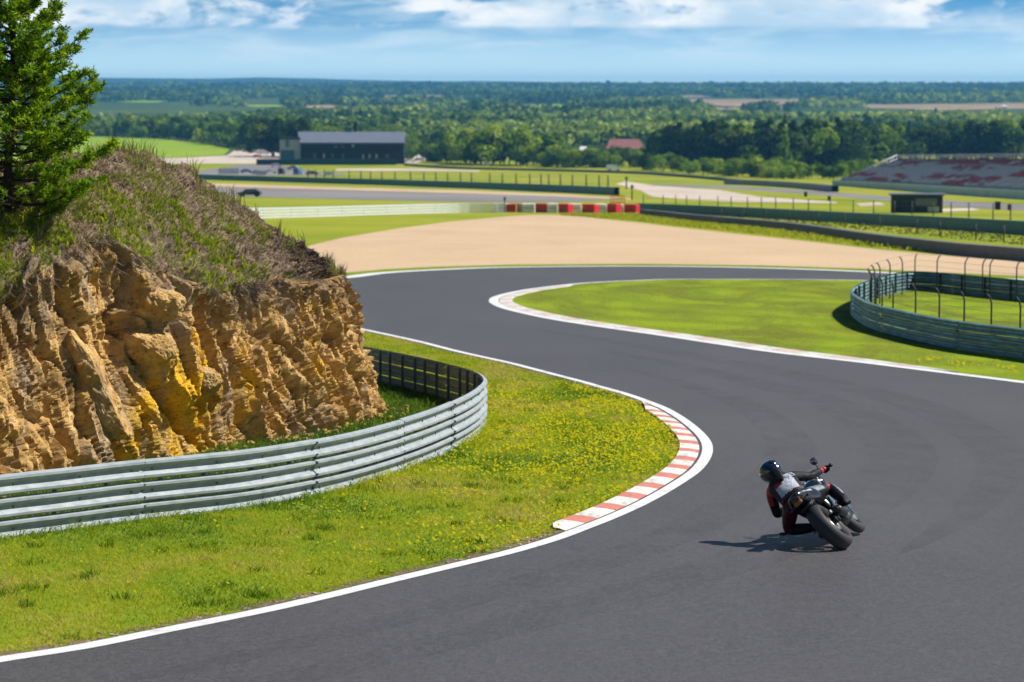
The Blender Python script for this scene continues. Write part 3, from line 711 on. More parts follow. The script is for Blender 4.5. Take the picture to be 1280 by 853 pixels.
def guard_rail(name, label, c, side, beams, bh, gap, z0, pstep, mats, group=None, post_w=.07, panel=0):
    base = c[len(c) // 2]
    r = empty(name, tuple(base)); tag(r, label, 'guard rail', group)
    cc = c - base; cc3 = cc.copy(); cc3[:, 2] = c[:, 2] - base[2]
    pr = wprof(bh); sg = np.concatenate([[0], np.cumsum(np.linalg.norm(np.diff(c[:, :2], axis=0), axis=1))]); nn_ = nrm2(c) * side
    for k in range(beams):
        cuts = np.arange(0, sg[-1], panel) if panel else np.array([0.])
        for q_, s0 in enumerate(cuts):
            s1 = s0 + panel + .16 if panel else sg[-1] + 1
            kk = np.where((sg >= s0 - .02) & (sg <= s1))[0]
            if len(kk) < 2: continue
            lap = .012 * (q_ % 2) if panel else 0; dz_ = (random.uniform(-.006, .006), random.uniform(-.012, .012)) if panel else (0, 0)
            mb = MB(); n0 = len(mb.v); pth = cc3[kk].copy(); pth[:, 2] += dz_[0]; pth[:, :2] += nn_[kk] * (lap + dz_[1] * .4)[..., None] if hasattr(lap, 'shape') else nn_[kk] * (lap + dz_[1] * .4)
            # normals of the whole curve keep the panel ends square
            V = []; F = []; prof = [(o + .02, z) for o, z in pr] + [(o + .016, z) for o, z in pr[::-1]]; K_ = len(prof)
            for i_, p_ in zip(kk, pth):
                for o, z in prof: V.append((p_[0] + nn_[i_, 0] * o, p_[1] + nn_[i_, 1] * o, p_[2] + z0 + k * (bh + gap) + z))
            for i_ in range(len(kk) - 1):
                for j_ in range(K_ - 1): F.append((i_ * K_ + j_, (i_ + 1) * K_ + j_, (i_ + 1) * K_ + j_ + 1, i_ * K_ + j_ + 1))
            mb.add(V, F, 0)
            if panel:                                        # bolt heads in the valley of the beam and at the lap
                for sb in list(np.arange(s0 + .3, s1, 1.0)) + [s0 + .05, s0 + .11]:
                    i_ = np.argmin(np.abs(sg - sb))
                    for zb in ((.5,) if sb > s0 + .2 else (.2, .5, .84)):
                        o = .03 if zb == .5 else .09
                        b0_ = np.array([cc3[i_, 0] + nn_[i_, 0] * (o + lap), cc3[i_, 1] + nn_[i_, 1] * (o + lap), cc3[i_, 2] + z0 + k * (bh + gap) + zb * bh]); tn_ = np.array([-nn_[i_, 1], nn_[i_, 0], 0]); on_ = np.array([nn_[i_, 0], nn_[i_, 1], 0])
                        ring = [b0_ + tn_ * .016 * math.cos(a_) + np.array([0, 0, .016]) * math.sin(a_) for a_ in np.linspace(0, 2 * PI, 6, endpoint=False)]
                        mb.add(ring + [r_ + on_ * .012 for r_ in ring], [(6, 7, 8, 9, 10, 11)] + [(i2, (i2 + 1) % 6, 6 + (i2 + 1) % 6, 6 + i2) for i2 in range(6)], 1)
            mb.build('rail', [mats[0], mats[1]], r)
    seg = np.concatenate([[0], np.cumsum(np.linalg.norm(np.diff(c[:, :2], axis=0), axis=1))]); n = nrm2(c) * side
    tg = np.gradient(c[:, :2], axis=0)
    H = z0 + beams * (bh + gap)
    s = pstep * .4
    while s < seg[-1]:
        i = np.argmin(np.abs(seg - s)); a = math.atan2(tg[i, 1], tg[i, 0]); R = Matrix.Rotation(a, 3, 'Z')
        q = cc3[i] - np.array([n[i, 0], n[i, 1], 0]) * (post_w * .55 + .004)
        mb = MB()
        for dx, dy, sx_, sy_ in ((0, 0, .008, post_w), (0, post_w / 2, post_w * .6, .008), (0, -post_w / 2, post_w * .6, .008)):
            mb.box(R @ Vector((dx, dy, 0)) + Vector((q[0], q[1], q[2] + H / 2 - .1)), (sx_, sy_, H + .14), 0, None) if False else mb.add([R @ Vector((dx + x * sx_ / 2, dy + y * sy_ / 2, 0)) + Vector((q[0], q[1], q[2] + z)) for x in (-1, 1) for y in (-1, 1) for z in (-.2, H - .03)], [(0, 1, 3, 2), (4, 6, 7, 5), (0, 4, 5, 1), (2, 3, 7, 6), (0, 2, 6, 4), (1, 5, 7, 3)])
        mb.build('post', mats[1], r); s += pstep
    return r
NEAR_TOP = [(-330, 640), (-160, 611.5), (0, 592), (80, 583.5), (160, 574.5), (240, 567), (320, 558.5), (420, 542), (492, 524.5), (540, 509.5), (575, 495), (594, 484), (603, 475), (598, 467), (585, 461), (569, 456.5), (531, 447.5), (492, 439.5), (463.5, 434), (430, 428.5), (390, 424)]
NH = .77
near_rail = gcurve(NEAR_TOP, NH, .18)
guard_rail('guard_rail', 'galvanised triple guard rail curving round the foot of the ochre rock face', near_rail, -1, 3, .25, .020, -.035, .85, [M['steel'], paint('grey_post_steel', (.13, .15, .16), .6, .3, .2)], None, .045, 3.4)
RIGHT_TOP = [(2100, 515), (1780, 474), (1600, 450), (1480, 435), (1380, 422.5), (1280, 410.5), (1219, 403.5), (1175, 397), (1131, 388.6), (1098, 381), (1079, 374), (1068, 366), (1069, 359.5), (1080, 353), (1100, 346.3), (1122.5, 341.3), (1144, 339.3), (1175, 340.7), (1219, 345), (1280, 350.5), (1400, 361), (1500, 370), (1650, 382), (1900, 401)]
RH = .74
right_rail = gcurve(RIGHT_TOP, RH, .35)
guard_rail('guard_rail', 'weathered green guard rail looping round the fenced grass in the infield', right_rail, 1, 3, .24, .012, 0.0, 2.4, [M['steel_green'], M['post_dark']], None, .07, 4.2)
FARL_TOP = [(150, 263), (250, 261.7), (320, 260), (400, 258.3), (480, 256.3), (560, 254.6), (632, 254.2)]
far_rail = gcurve(FARL_TOP, 1.15, 1.5)
guard_rail('guard_rail', 'long pale guard rail of several beams ending at the red and white blocks', far_rail, -1, 4, .21, .10, 0.0, 6, [paint('pale_steel', (.70, .72, .72), .5, .4, .2, .12, 1), M['post_dark']])

# ================================================================== CATCH FENCE in the infield
def catch_fence(name, label, posts, h, top, wires, r, material, wmat, side=None, mesh=True):
    base = np.mean([p for p in posts], 0)
    root = empty(name, tuple(base)); tag(root, label, 'fence')
    tops = []
    for k, p in enumerate(posts):
        q = p - base; o = np.array(side[k]) if side is not None else np.zeros(2)
        pts = [q + [0, 0, -.25], q + [0, 0, h]]
        if top: pts += [q + [o[0] * top * .35, o[1] * top * .35, h + top * .45], q + [o[0] * top, o[1] * top, h + top * .75]]
        mb = MB(); mb.tube(pts, r, 0, 6); mb.build('post', material, root); tops.append(pts)
    if mesh:
        mb = MB()
        for z in wires:
            pl = [t_[1] * z + t_[0] * (1 - z) if z <= 1 else t_[-1] for t_ in [[np.array(a) for a in tt] for tt in tops]]
            mb.tube(pl, r * .2, 0, 4)
        mb.build('wire_strand', wmat, root)
    return root
front = [(1300, 417), (1275, 414), (1236.5, 408), (1205, 403.5), (1172.5, 399), (1145, 394.5), (1118, 389), (1101, 383.5), (1096, 381), (1092, 378), (1089, 375), (1087, 372)]
# the fence stands just inside the rail
fc = gcurve([(x - 0, y) for x, y in RIGHT_TOP], RH, .35)
nf = nrm2(fc)
fin = fc.copy(); fin[:, :2] -= nf * .55
seg = np.concatenate([[0], np.cumsum(np.linalg.norm(np.diff(fin[:, :2], axis=0), axis=1))])
def proj(p):
    q = np.asarray(p, float) - [0, 0, ZC]; cp, sp = math.cos(PITCH), math.sin(PITCH)
    f = q[1] * cp - q[2] * sp; u = q[1] * sp + q[2] * cp
    return 640 + FPX * q[0] / f, 426.5 - FPX * u / f
pj = np.array([proj(p) for p in fin])
nearest = int(np.argmin(pj[:, 0])); posts = []; sd = []
for x in (1330, 1300, 1272, 1237.5, 1205, 1172, 1145, 1117, 1102, 1094.5, 1089.5): 
    i = np.argmin(np.abs(pj[:nearest, 0] - x)); posts.append(fin[i]); sd.append(nf[i] * .4)
posts.append(fin[nearest]); sd.append(nf[nearest] * .4)
for x in (1085, 1088, 1093, 1100, 1112, 1127, 1144, 1172, 1206, 1226, 1239, 1270, 1310):
    i = nearest + np.argmin(np.abs(pj[nearest:, 0] - x))
    posts.append(fin[i]); sd.append(nf[i] * .4)
m_wire = paint('fence_wire', (.10, .11, .11), .5, .4, .4)
catch_fence('catch_fence', 'dark wire catch fence with bent post tops inside the looping green rail', posts, 1.2, .30, (.25, .4, .55, .7, .85, 1, 2), .023, M['post_dark'], m_wire, sd)

# ================================================================== TYRE WALLS AND BLOCKS
def belt_wall(name, label, px_top, h, step, material, cap_mat, thick=.6, ribs=4, joint=None, group=None):
    c = gcurve(px_top, h, step); base = c[len(c) // 2]
    r = empty(name, tuple(base)); tag(r, label, 'barrier', group)
    cc = c - base; prof = []
    for k in range(ribs):
        z0, z1 = h * k / ribs, h * (k + 1) / ribs
        prof += [(.02, z0 + .004), (.05, z0 + .02), (.05, z1 - .02), (.02, z1 - .004)]
    mb = MB(); extrude(mb, cc, -1, [(0, -.2)] + prof + [(0, h - .002)], 0); mb.build('belt_facing', material, r)
    mb = MB(); extrude(mb, cc, -1, [(0, h), (0.06, h), (.06, h + .05), (-thick, h + .05), (-thick, -.2)], 0); mb.build('coping', cap_mat, r)
    return r
gcap = paint('green_coping', (.06, .15, .15), .6, .3, 0, .3, .6); dcap = paint('grey_coping', (.12, .125, .13), .7, .3, 0, .3, .8)
belt_wall('tyre_barrier', 'dark grey belt faced tyre wall along the top of the sandy gravel trap', [(800, 262.5), (830, 265.3), (860, 268.5), (930, 274.5), (991, 280), (1090, 293.5), (1188, 304.5), (1280, 312), (1480, 330)], .62, 2, M['tyre_wall_dark'], dcap)
belt_wall('tyre_barrier', 'long teal green barrier running right from the red and white blocks', [(796, 254.8), (860, 257), (940, 260.5), (1057, 266.2), (1188, 272.7), (1280, 277.6), (1480, 289)], 1.0, 3, M['tyre_wall_green'], gcap)
belt_wall('tyre_barrier', 'dark teal barrier behind the far grey track, in front of the paddock', [(60, 211), (180, 214.5), (240, 218), (350, 221.2), (480, 224.6), (600, 228.3), (700, 231.8), (768, 234.6)], 1.5, 6, M['tyre_wall_green'], gcap, 1.0)
belt_wall('tyre_barrier', 'thin dark barrier at the foot of the bright trees beyond the meadow', [(505, 204.8), (580, 209), (680, 211.3), (788, 214.5), (860, 219), (940, 226), (1000, 231.4), (1036, 234.6)], .8, 10, M['tyre_wall_dark'], dcap, 1.0)
# pale grey bank of blocks by the far road
belt_wall('concrete_barrier', 'pale grey concrete barrier beside the far road left of the grandstand', [(905, 224.5), (950, 226), (1000, 229), (1040, 232.5)], 1.3, 6, paint('pale_concrete', (.30, .30, .32), .8, .2, 0, .3, .3), dcap, 1.4)
tg_ = [(596 + 22, 637), ]
blocks = [(618, 622, 'w'), (622.5, 631.5, 'w'), (632, 645, 'r'), (645.5, 652, 'p'), (652.5, 668.5, 'w'), (669, 683.5, 'r'), (684, 697, 'w'), (697.5, 710, 'r'), (710.5, 726.5, 'w'), (727, 743, 'r'), (743.5, 758, 'w'), (758.5, 770, 'r'), (770.5, 779.5, 'w'), (780, 794.5, 'r')]
nr = nw = 0
ordn = ['first', 'second', 'third', 'fourth', 'fifth', 'sixth', 'seventh', 'eighth']
tot_r = sum(b_[2] == 'r' for b_ in blocks); tot_w = sum(b_[2] != 'r' for b_ in blocks)
m_pink = paint('faded_red_plastic', (.60, .30, .28), .6, .3)
for k, (xa, xb, cc_) in enumerate(blocks):
    ya = np.interp((xa + xb) / 2, [616, 700, 795], [265.3, 266.3, 266])
    a = P(xa, ya); b_ = P(xb, ya + (0.15 if k % 2 else 0)); L = np.linalg.norm(b_ - a); mid_ = (a + b_) / 2
    ang = math.atan2(b_[1] - a[1], b_[0] - a[0]); H = 1.08 * random.uniform(.94, 1.03)
    mm = {'r': M['block_red'], 'w': M['block_white'], 'p': m_pink}[cc_]
    mb = MB(); mb.box((0, .5, H / 2 - .05), (L * 1.0, 1.0, H + .1), 0, None, .08)
    o = mb.build('barrier_block', mm); 
    o.location = mid_; o.rotation_euler = (0, 0, ang + random.uniform(-.06, .06))
    if cc_ == 'r':
        lab = f'red plastic barrier block, {ordn[nr]} red one from the pale guard rail'; nr += 1
    elif cc_ == 'p': lab = 'narrow faded pink block beside the first red barrier block'
    else:
        lab = f'white plastic barrier block, {ordn[nw]} white one from the pale guard rail'; nw += 1
    tag(o, lab, 'barrier block', 'red and white blocks before the gravel trap')
    mb = MB(); mb.box((0, -.006, H * .5), (L * .8, .012, .07), 0); mb.build('strap', M['tyre_wall_dark'], o)

# fences behind the barriers ------------------------------------------------------
def far_fence(label, pts, xs, h, r, ty=None):
    c = spline(PP(pts), 1.0); pj_ = np.array([proj(p) for p in c]); posts = []
    for x in xs: posts.append(c[np.argmin(np.abs(pj_[:, 0] - x))])
    return catch_fence('catch_fence', label, posts, h, 0, (.5, .8, 1), r, M['post_dark'], m_wire)
far_fence('thin post and wire fence standing behind the dark teal barrier', [(380, 226), (480, 230), (600, 233.5), (760, 239)], [385, 395, 405, 416, 436, 451, 463, 478, 494, 513, 530, 545, 560, 575, 590, 612, 628, 645, 662, 676, 686, 700, 716, 732, 748, 760], 3.4, .16)
far_fence('thin post and wire fence standing behind the long teal green barrier', [(800, 264), (860, 266), (1057, 275), (1188, 281), (1300, 287)], [806, 830, 846, 858, 875, 896, 914, 935, 950, 969, 990, 1010, 1036, 1066, 1090, 1116, 1142, 1165, 1190, 1212, 1240, 1262, 1285], 2.1, .055)
far_fence('low post fence in the rough grass above the dark grey tyre wall', [(880, 273), (1000, 279), (1100, 288), (1280, 306)], [900, 930, 958, 985, 1022, 1056, 1100, 1145, 1176, 1218, 1255], 1.15, .05)
def post_thing(px, py, h, r, material, label, cat='post', name='post_sign', extra=None):
    p = P(px, py); mb = MB(); mb.tube([(0, 0, -.2), (0, 0, h)], r, 0, 8)
    mb.box((0, -r - .03, h * .85), (r * 4, .05, h * .16), 0, None, .01)
    o = mb.build(name, material); o.location = p; return tag(o, label, cat)
post_thing(631, 266, 2.0, .07, M['post_dark'], 'dark marker post standing behind the first white block', 'post', 'marker_post')
# orange mesh safety fence
p = P(772, 262); o = MB()
for k in range(5): o.tube([(k * .5 - 1, 0, -.1), (k * .5 - 1, 0, 1.9)], .05, 0, 6)
for z in (.4, .9, 1.4, 1.8): o.box((0, 0, z), (2.0, .04, .12), 0)
o = o.build('safety_fence', paint('orange_plastic', (.55, .14, .03), .6, .3)); o.location = p; o.rotation_euler.z = .3
tag(o, 'short orange safety fence just behind the last red block', 'fence')
post_thing(790, 250, 2.6, .12, M['post_dark'], 'dark signal post beside the orange safety fence', 'signal post', 'signal_post')
post_thing(783, 236.5, 2.9, .16, M['post_dark'], 'dark post by the end of the dark teal barrier', 'post', 'marker_post')
# ================================================================== GRASS AND FLOWERS
strip = np.vstack([near_line[:, :2], near_rail[::-1, :2]])
def keep_off_line(x, y, m=.19):
    d = dcurve(x, y, near_line[:, :2]); seg = np.concatenate([[0], np.cumsum(np.linalg.norm(np.diff(near_line[:, :2], axis=0), axis=1))])
    k = d > m + rng.uniform(-.02, .07, len(x))
    kc = near_line[(seg > K0 + .3) & (seg < K1 - 1.2), :2]
    return k & (dcurve(x, y, kc) > .44 + rng.uniform(-.03, .05, len(x)))
def gpts(x, y, z=-.01): return np.stack([x, y, G(y) + z], 1)
x, y = scatter(strip, 1150)
k = (y < 84) & (rng.random(len(x)) < np.clip(30 / y, .35, 1)) & (np.abs(x) < y * .19 + 1); x, y = x[k], y[k]
k = keep_off_line(x, y); x, y = x[k], y[k]
b0 = gpts(x, y); pa = fbm(b0 * np.array([.7, .35, 0]), 4, 201); pb = fbm(b0 * np.array([3, 1.5, 0]), 3, 203)
tn = np.clip(.62 + (pa - .5) * 1.8 + (pb - .5) * .9 + rng.normal(0, .13, len(x)) + np.interp(y, [50, 70], [0, .12]), 0, 1)
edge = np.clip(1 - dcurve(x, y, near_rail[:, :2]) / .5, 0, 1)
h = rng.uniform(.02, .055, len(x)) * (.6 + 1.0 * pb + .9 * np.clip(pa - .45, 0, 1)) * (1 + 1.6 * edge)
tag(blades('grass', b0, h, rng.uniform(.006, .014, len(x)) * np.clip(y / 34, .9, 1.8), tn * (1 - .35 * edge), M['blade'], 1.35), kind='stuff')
x, y = scatter(strip, 1.3); k = (y < 62) & keep_off_line(x, y, .3); x, y = x[k], y[k]; n_c = 46
cx_ = np.repeat(rng.uniform(.04, .14, len(x)), n_c); x = np.repeat(x, n_c) + rng.normal(0, 1, len(x) * n_c) * cx_; y = np.repeat(y, n_c) + rng.normal(0, 1, len(y) * n_c) * cx_
k = keep_off_line(x, y, .2); x, y = x[k], y[k]; b0 = gpts(x, y)
tag(blades('coarse_tussocks', b0, rng.uniform(.04, .12, len(x)), rng.uniform(.007, .016, len(x)), np.clip(rng.normal(.25, .16, len(x)) + (fbm(b0 * .6, 2, 207) - .5) * .8, 0, 1), M['blade'], 1.0), kind='stuff')
# inside the rail: taller, darker
ins = np.vstack([near_rail[:, :2], [[-9, 75]], [[-12, 60]], CU[::-1][::20][:, :2] + 0])
x, y = scatter(ins, 420); k = (y < 72) & (x > -9.5) & (np.abs(x) < y * .19 + 1); x, y = x[k], y[k]
b0 = gpts(x, y); pb = fbm(b0 * np.array([1.6, .8, 0]), 3, 213)
tag(blades('lush_grass', b0, rng.uniform(.05, .20, len(x)) * (.4 + 1.1 * pb), rng.uniform(.010, .022, len(x)), np.clip(rng.normal(.45, .22, len(x)) + (pb - .5), 0, 1), M['lush'], .8), kind='stuff')
# rough sward of the infield and the verge of the gravel trap
inf = np.vstack([in_line[:, :2], PP([(1600, 440), (1500, 380)])[:, :2]])[::2]
x, y = scatter(inf, 26); k = np.abs(x) < y * .19 + 2; x, y = x[k], y[k]
k = dcurve(x, y, in_line[::2, :2]) > 1.05; x, y = x[k], y[k]
b0 = gpts(x, y); pa = fbm(b0 * np.array([.25, .1, 0]), 4, 221)
tag(blades('grass', b0, rng.uniform(.015, .045, len(x)) * (.5 + pa), rng.uniform(.015, .035, len(x)), np.clip(rng.normal(.5, .10, len(x)) + (pa - .5) * .5, .25, .85), M['blade'], 1.3), kind='stuff')
vg = PP([(700, 269), (800, 277.5), (900, 288.5), (1000, 299), (1100, 310.5), (1280, 326), (1280, 322), (1190, 314.5), (1090, 300), (1000, 292), (900, 279), (800, 268.5), (700, 268)])
x, y = scatter(vg, 9); b0 = gpts(x, y)
tag(blades('grass', b0, rng.uniform(.1, .35, len(x)), rng.uniform(.06, .16, len(x)), np.clip(rng.normal(.72, .2, len(x)), 0, 1), M['blade'], .7), kind='stuff')
rough = PP([(880, 275), (1000, 281), (1100, 290), (1280, 307), (1400, 316), (1400, 296), (1280, 289), (1100, 280), (1000, 274), (880, 269)])
x, y = scatter(rough, 2.2); b0 = gpts(x, y); pa = fbm(b0 * np.array([.1, .05, 0]), 3, 223)
tag(blades('rough_grass', b0, rng.uniform(.06, .22, len(x)) * (.4 + pa), rng.uniform(.10, .25, len(x)), np.clip(rng.normal(.74, .12, len(x)) + (pa - .5) * .5, .3, 1), M['heath'], .9), kind='stuff')

# yellow flowers: each head a small tilted cup of 5 petals
def flowers(name, x, y, hz, r):
    n = len(x); c = np.stack([x, y, G(y) + hz], 1); a0 = rng.uniform(0, 2 * PI, n)
    tx, ty_ = rng.uniform(-.6, .6, n), rng.uniform(-1.1, .1, n); V = [c]
    for k in range(5):
        a = a0 + k * 2 * PI / 5; px_, py_ = np.cos(a) * r, np.sin(a) * r
        V.append(c + np.stack([px_, py_, px_ * tx + py_ * ty_ + r * .25], 1))
    V = np.stack(V, 1).reshape(-1, 3); o = np.arange(n)[:, None] * 6
    F = np.concatenate([o + np.array([[0, 1 + k, 1 + (k + 1) % 5]]) for k in range(5)])
    return tag(mesh_np(name, V, F, [M['flower']], None, np.repeat(rng.random(n), 6)), kind='stuff')
x, y = scatter(strip, 150); k = (y < 60) & (np.abs(x) < y * .19 + .5); x, y = x[k], y[k]
k = keep_off_line(x, y, .2); x, y = x[k], y[k]
b0 = gpts(x, y); pxl = np.array([proj(q) for q in b0])
pr = np.interp(pxl[:, 0], [0, 300, 480, 600, 760, 860], [.012, .03, .12, .45, .95, 1.0]) * np.clip((fbm(b0 * np.array([1.2, .55, 0]), 3, 231) - .28) * 3.4, 0.06, 1)
pr *= np.interp(pxl[:, 1], [420, 455, 500], [.12, .35, 1]); k = rng.random(len(x)) < pr
flowers('yellow_flowers', x[k], y[k], rng.uniform(.03, .07, k.sum()), rng.uniform(.011, .023, k.sum()))
band = PP([(960, 437), (1080, 449), (1280, 473), (1300, 468), (1200, 450), (1130, 442), (1040, 436)])
x, y = scatter(band, 10); b0 = gpts(x, y); k = (fbm(b0 * np.array([.8, .3, 0]), 3, 235) > .54) & (dcurve(x, y, in_line[::2, :2]) > 1.1)
flowers('yellow_flowers', x[k], y[k], .07, rng.uniform(.03, .05, k.sum()))

# loose stones along the inner edge of the white line
x = []; c = near_line[near_line[:, 1] < 40]; n_ = nrm2(c); mb = MB()
for _ in range(240):
    i = int(rng.integers(2, len(c) - 2)); o = rng.uniform(.15, .26) if rng.random() < .8 else rng.uniform(.14, .5); q = c[i, :2] + n_[i] * o + rng.normal(0, .03, 2); r = rng.uniform(.008, .024)
    if fbm(np.array([[q[0] * .8, q[1] * .8, 0]]), 2, 241)[0] < .47: continue
    bm = bmesh.new(); bmesh.ops.create_icosphere(bm, subdivisions=1, radius=r)
    mb.add([Vector((v.co.x * 1.3 + q[0], v.co.y + q[1], v.co.z * .6 + float(G(q[1])) + r * .3)) * 1 + Vector(rng.normal(0, r * .15, 3)) for v in bm.verts], [[w.index for w in f.verts] for f in bm.faces]); bm.free()
tag(mb.build('pebbles', paint('pale_stone', (.36, .29, .22), .9, .2, 0, .3, 20)), kind='stuff')

# ================================================================== PINE TREE on the hill
def pine(name, label, base, H, prof, seed, lean=(0, 0)):
    r_ = np.random.default_rng(seed); root = empty(name, tuple(base)); tag(root, label, 'tree')
    tr = MB()
    def trunk(h): return np.array([lean[0] * h + .05 * math.sin(h * 1.7 + seed), lean[1] * h + .04 * math.sin(h * 2.3), h])
    hs = np.linspace(-.3, H, 16); tr.tube([trunk(h) for h in hs], [max(.006, .062 * (1 - max(h, 0) / H) ** .8 + .006) for h in hs], 0, 8)
    tips = []; lb = MB()
    h = .12
    while h < H * .985:
        nb = int(r_.integers(6, 9)); L0 = np.interp(h / H, *prof); a0 = r_.uniform(0, 2 * PI)
        for k in range(nb):
            a = a0 + k * 2 * PI / nb + r_.normal(0, .25); L = L0 * r_.uniform(.72, 1.12); hh = h + r_.uniform(-.1, .1)
            rise = np.interp(h / H, [0, .25, 1], [.02, .22, .85]); vis = math.cos(a)
            p0 = trunk(max(hh, .02)); dr = np.array([math.cos(a), math.sin(a), rise])
            pts = [p0 + dr * L * t_ + np.array([0, 0, .10 * L * math.sin(t_ * PI) * -1 + .16 * L * t_ * t_]) for t_ in (0, .25, .5, .75, 1)]
            lb.tube(pts, [.018 * (1 - t_ * .8) * (.5 + L / 1.6) for t_ in (0, .25, .5, .75, 1)], 0, 5, False)
            ns = int(3 + L * 8)
            for s in range(ns):
                t_ = r_.uniform(.30 if h < H * .28 else .18, 1.0); i = min(3, int(t_ * 4)); q = pts[i] * (1 - (t_ * 4 - i)) + pts[i + 1] * (t_ * 4 - i)
                sa = a + r_.choice([-1, 1]) * r_.uniform(.4, 1.2); sl = L * r_.uniform(.16, .36) * (1.15 - t_ * .5)
                sd_ = np.array([math.cos(sa), math.sin(sa), r_.uniform(.05, .7)]); e_ = q + sd_ * sl
                lb.tube([q, q + sd_ * sl * .55 + [0, 0, -.01], e_], [.007, .005, .003], 0, 4, False)
                dens = 1 if h > H * .24 else ((1.2 if vis > .3 and t_ > .45 else .25) if t_ > .4 else .05)
                for u in (.3, .5, .72, .9, 1.0):
                    if r_.random() < dens: tips.append((q + sd_ * sl * u, sd_ * .75 + np.array([0, 0, .45])))
            if h > H * .15: tips.append((pts[-1], dr + [0, 0, .4])); tips.append((pts[-1] * .8 + pts[-2] * .2, dr + [0, 0, .3]))
        h += .150 + .05 * r_.random()
    tr.build('trunk', M['wood'], root); lb.build('branches', M['wood'], root)
    C_ = np.array([q for q, _ in tips]); D_ = np.array([d_ for _, d_ in tips]); D_ /= np.linalg.norm(D_, axis=1)[:, None]
    K = 13; n = len(C_); C2 = np.repeat(C_, K, 0); D2 = np.repeat(D_, K, 0)
    dirs = D2 * .62 + r_.normal(0, .55, C2.shape); dirs /= np.linalg.norm(dirs, axis=1)[:, None]
    ln = r_.uniform(.05, .105, n * K); wd = r_.uniform(.015, .028, n * K)
    sv = np.cross(dirs, r_.normal(0, 1, C2.shape)); sv /= np.linalg.norm(sv, axis=1)[:, None]
    c0 = C2 + r_.normal(0, .012, C2.shape)
    m_ = c0 + dirs * (ln * .6)[:, None]; tp = c0 + dirs * ln[:, None]
    V = np.stack([c0, m_ + sv * wd[:, None] * .5, tp, m_ - sv * wd[:, None] * .5], 1).reshape(-1, 3)
    F = np.arange(n * K * 4).reshape(-1, 4)
    tn = np.repeat(np.clip(np.repeat(r_.normal(.5, .22, n), K) + r_.normal(0, .12, n * K), 0, 1), 4)
    mesh_np('crown', V, F, [M['needle']], root, tn)
    return root
def on_hill(px, py):                       # first point of the hill surface near a pixel's ray
    d_ = ray(px, py); d_ = d_ / np.linalg.norm(d_); w = HP.reshape(-1, 3) - [0, 0, ZC]
    t_ = w @ d_; off = np.linalg.norm(w - t_[:, None] * d_, axis=1); k = np.where(off < .06)[0]
    k = k[np.argmin(t_[k])] if len(k) else np.argmin(off)
    return HP.reshape(-1, 3)[k]
pb_ = on_hill(14, 262)
pine('pine_tree', 'bushy young green pine on the grassy top of the rocky hill', pb_ + [0, 0, -.05], 5.4, ([0, .05, .14, .24, .33, .42, .52, .64, .8, 1], [1.0, 1.28, 1.36, 1.24, 1.05, .85, .62, .40, .24, .05]), 4, (.012, .02))

# ================================================================== TREES BEYOND
def tree_mesh(name, kind, seed):
    r_ = np.random.default_rng(seed); mb = MB()
    # unit tree: 1 m tall
    if kind == 'tall':   lobes = [(r_.normal(0, .10), r_.normal(0, .10), z, .20 * (1.15 - abs(z - .5)) * r_.uniform(.8, 1.25)) for z in np.linspace(.22, .88, 9)]
    elif kind == 'broad': lobes = [(r_.normal(0, .22), r_.normal(0, .22), r_.uniform(.28, .8), r_.uniform(.15, .26)) for _ in range(11)]
    elif kind == 'conifer': lobes = [(r_.normal(0, .03), r_.normal(0, .03), z, .26 * (1.02 - z) + .03) for z in np.linspace(.16, .95, 10)]
    else: lobes = [(r_.normal(0, .30), r_.normal(0, .30), r_.uniform(.15, .7), r_.uniform(.2, .34)) for _ in range(9)]
    C_ = []; T_ = []; O_ = []
    for lx, ly, lz, lr in lobes:
        n = int(36 + 420 * lr); v = r_.normal(0, 1, (n, 3)); v /= np.linalg.norm(v, axis=1)[:, None]
        q = v * (lr * r_.uniform(.55, 1.08, n) ** .6)[:, None] * [1, 1, .85] + [lx, ly, lz]
        C_.append(q); O_.append(v); T_.append(np.clip(r_.normal(.48 + r_.normal(0, .2), .14, n), 0, 1))
    C_ = np.vstack(C_); O_ = np.vstack(O_); T_ = np.concatenate(T_); n = len(C_)
    k = C_[:, 2] > .04; C_, T_, O_ = C_[k], T_[k], O_[k]; n = len(C_)
    nv_ = O_ * .8 + np.array([0, 0, .35]) + r_.normal(0, .42, (n, 3)); a = np.cross(nv_, r_.normal(0, 1, (n, 3))); a /= np.linalg.norm(a, axis=1)[:, None]; b_ = np.cross(nv_, a); b_ /= np.linalg.norm(b_, axis=1)[:, None]
    sz = r_.uniform(.030, .062, n)[:, None]
    V = np.stack([C_ - a * sz, C_ + b_ * sz * .7, C_ + a * sz, C_ - b_ * sz * .7], 1).reshape(-1, 3); F = np.arange(n * 4).reshape(-1, 4)
    tn = np.repeat(T_, 4)
    # trunk
    t = MB(); t.tube([(0, 0, -.08), (0.005, 0, .2), (.0, .01, .5), (0, 0, .8)], [.026, .02, .014, .004], 0, 6)
    t.tube([(0, 0, .3), (.1, .04, .5)], [.012, .004], 0, 5); t.tube([(0, 0, .4), (-.09, .03, .6)], [.011, .004], 0, 5)
    return V, F, tn, t
PRO = {}
def add_tone(m_leaf, shift):
    return m_leaf
leafs = {'dark': [(0, (.010, .030, .010)), (.35, (.026, .062, .012)), (.7, (.060, .115, .014)), (1, (.14, .20, .02))],
         'mid': [(0, (.028, .072, .012)), (.35, (.080, .165, .014)), (.7, (.165, .265, .018)), (1, (.27, .36, .03))],
         'light': [(0, (.07, .14, .014)), (.35, (.17, .28, .018)), (.7, (.30, .40, .03)), (1, (.42, .50, .08))]}
LM = {k: tinted('tree_leaf', v, .45) for k, v in leafs.items()}
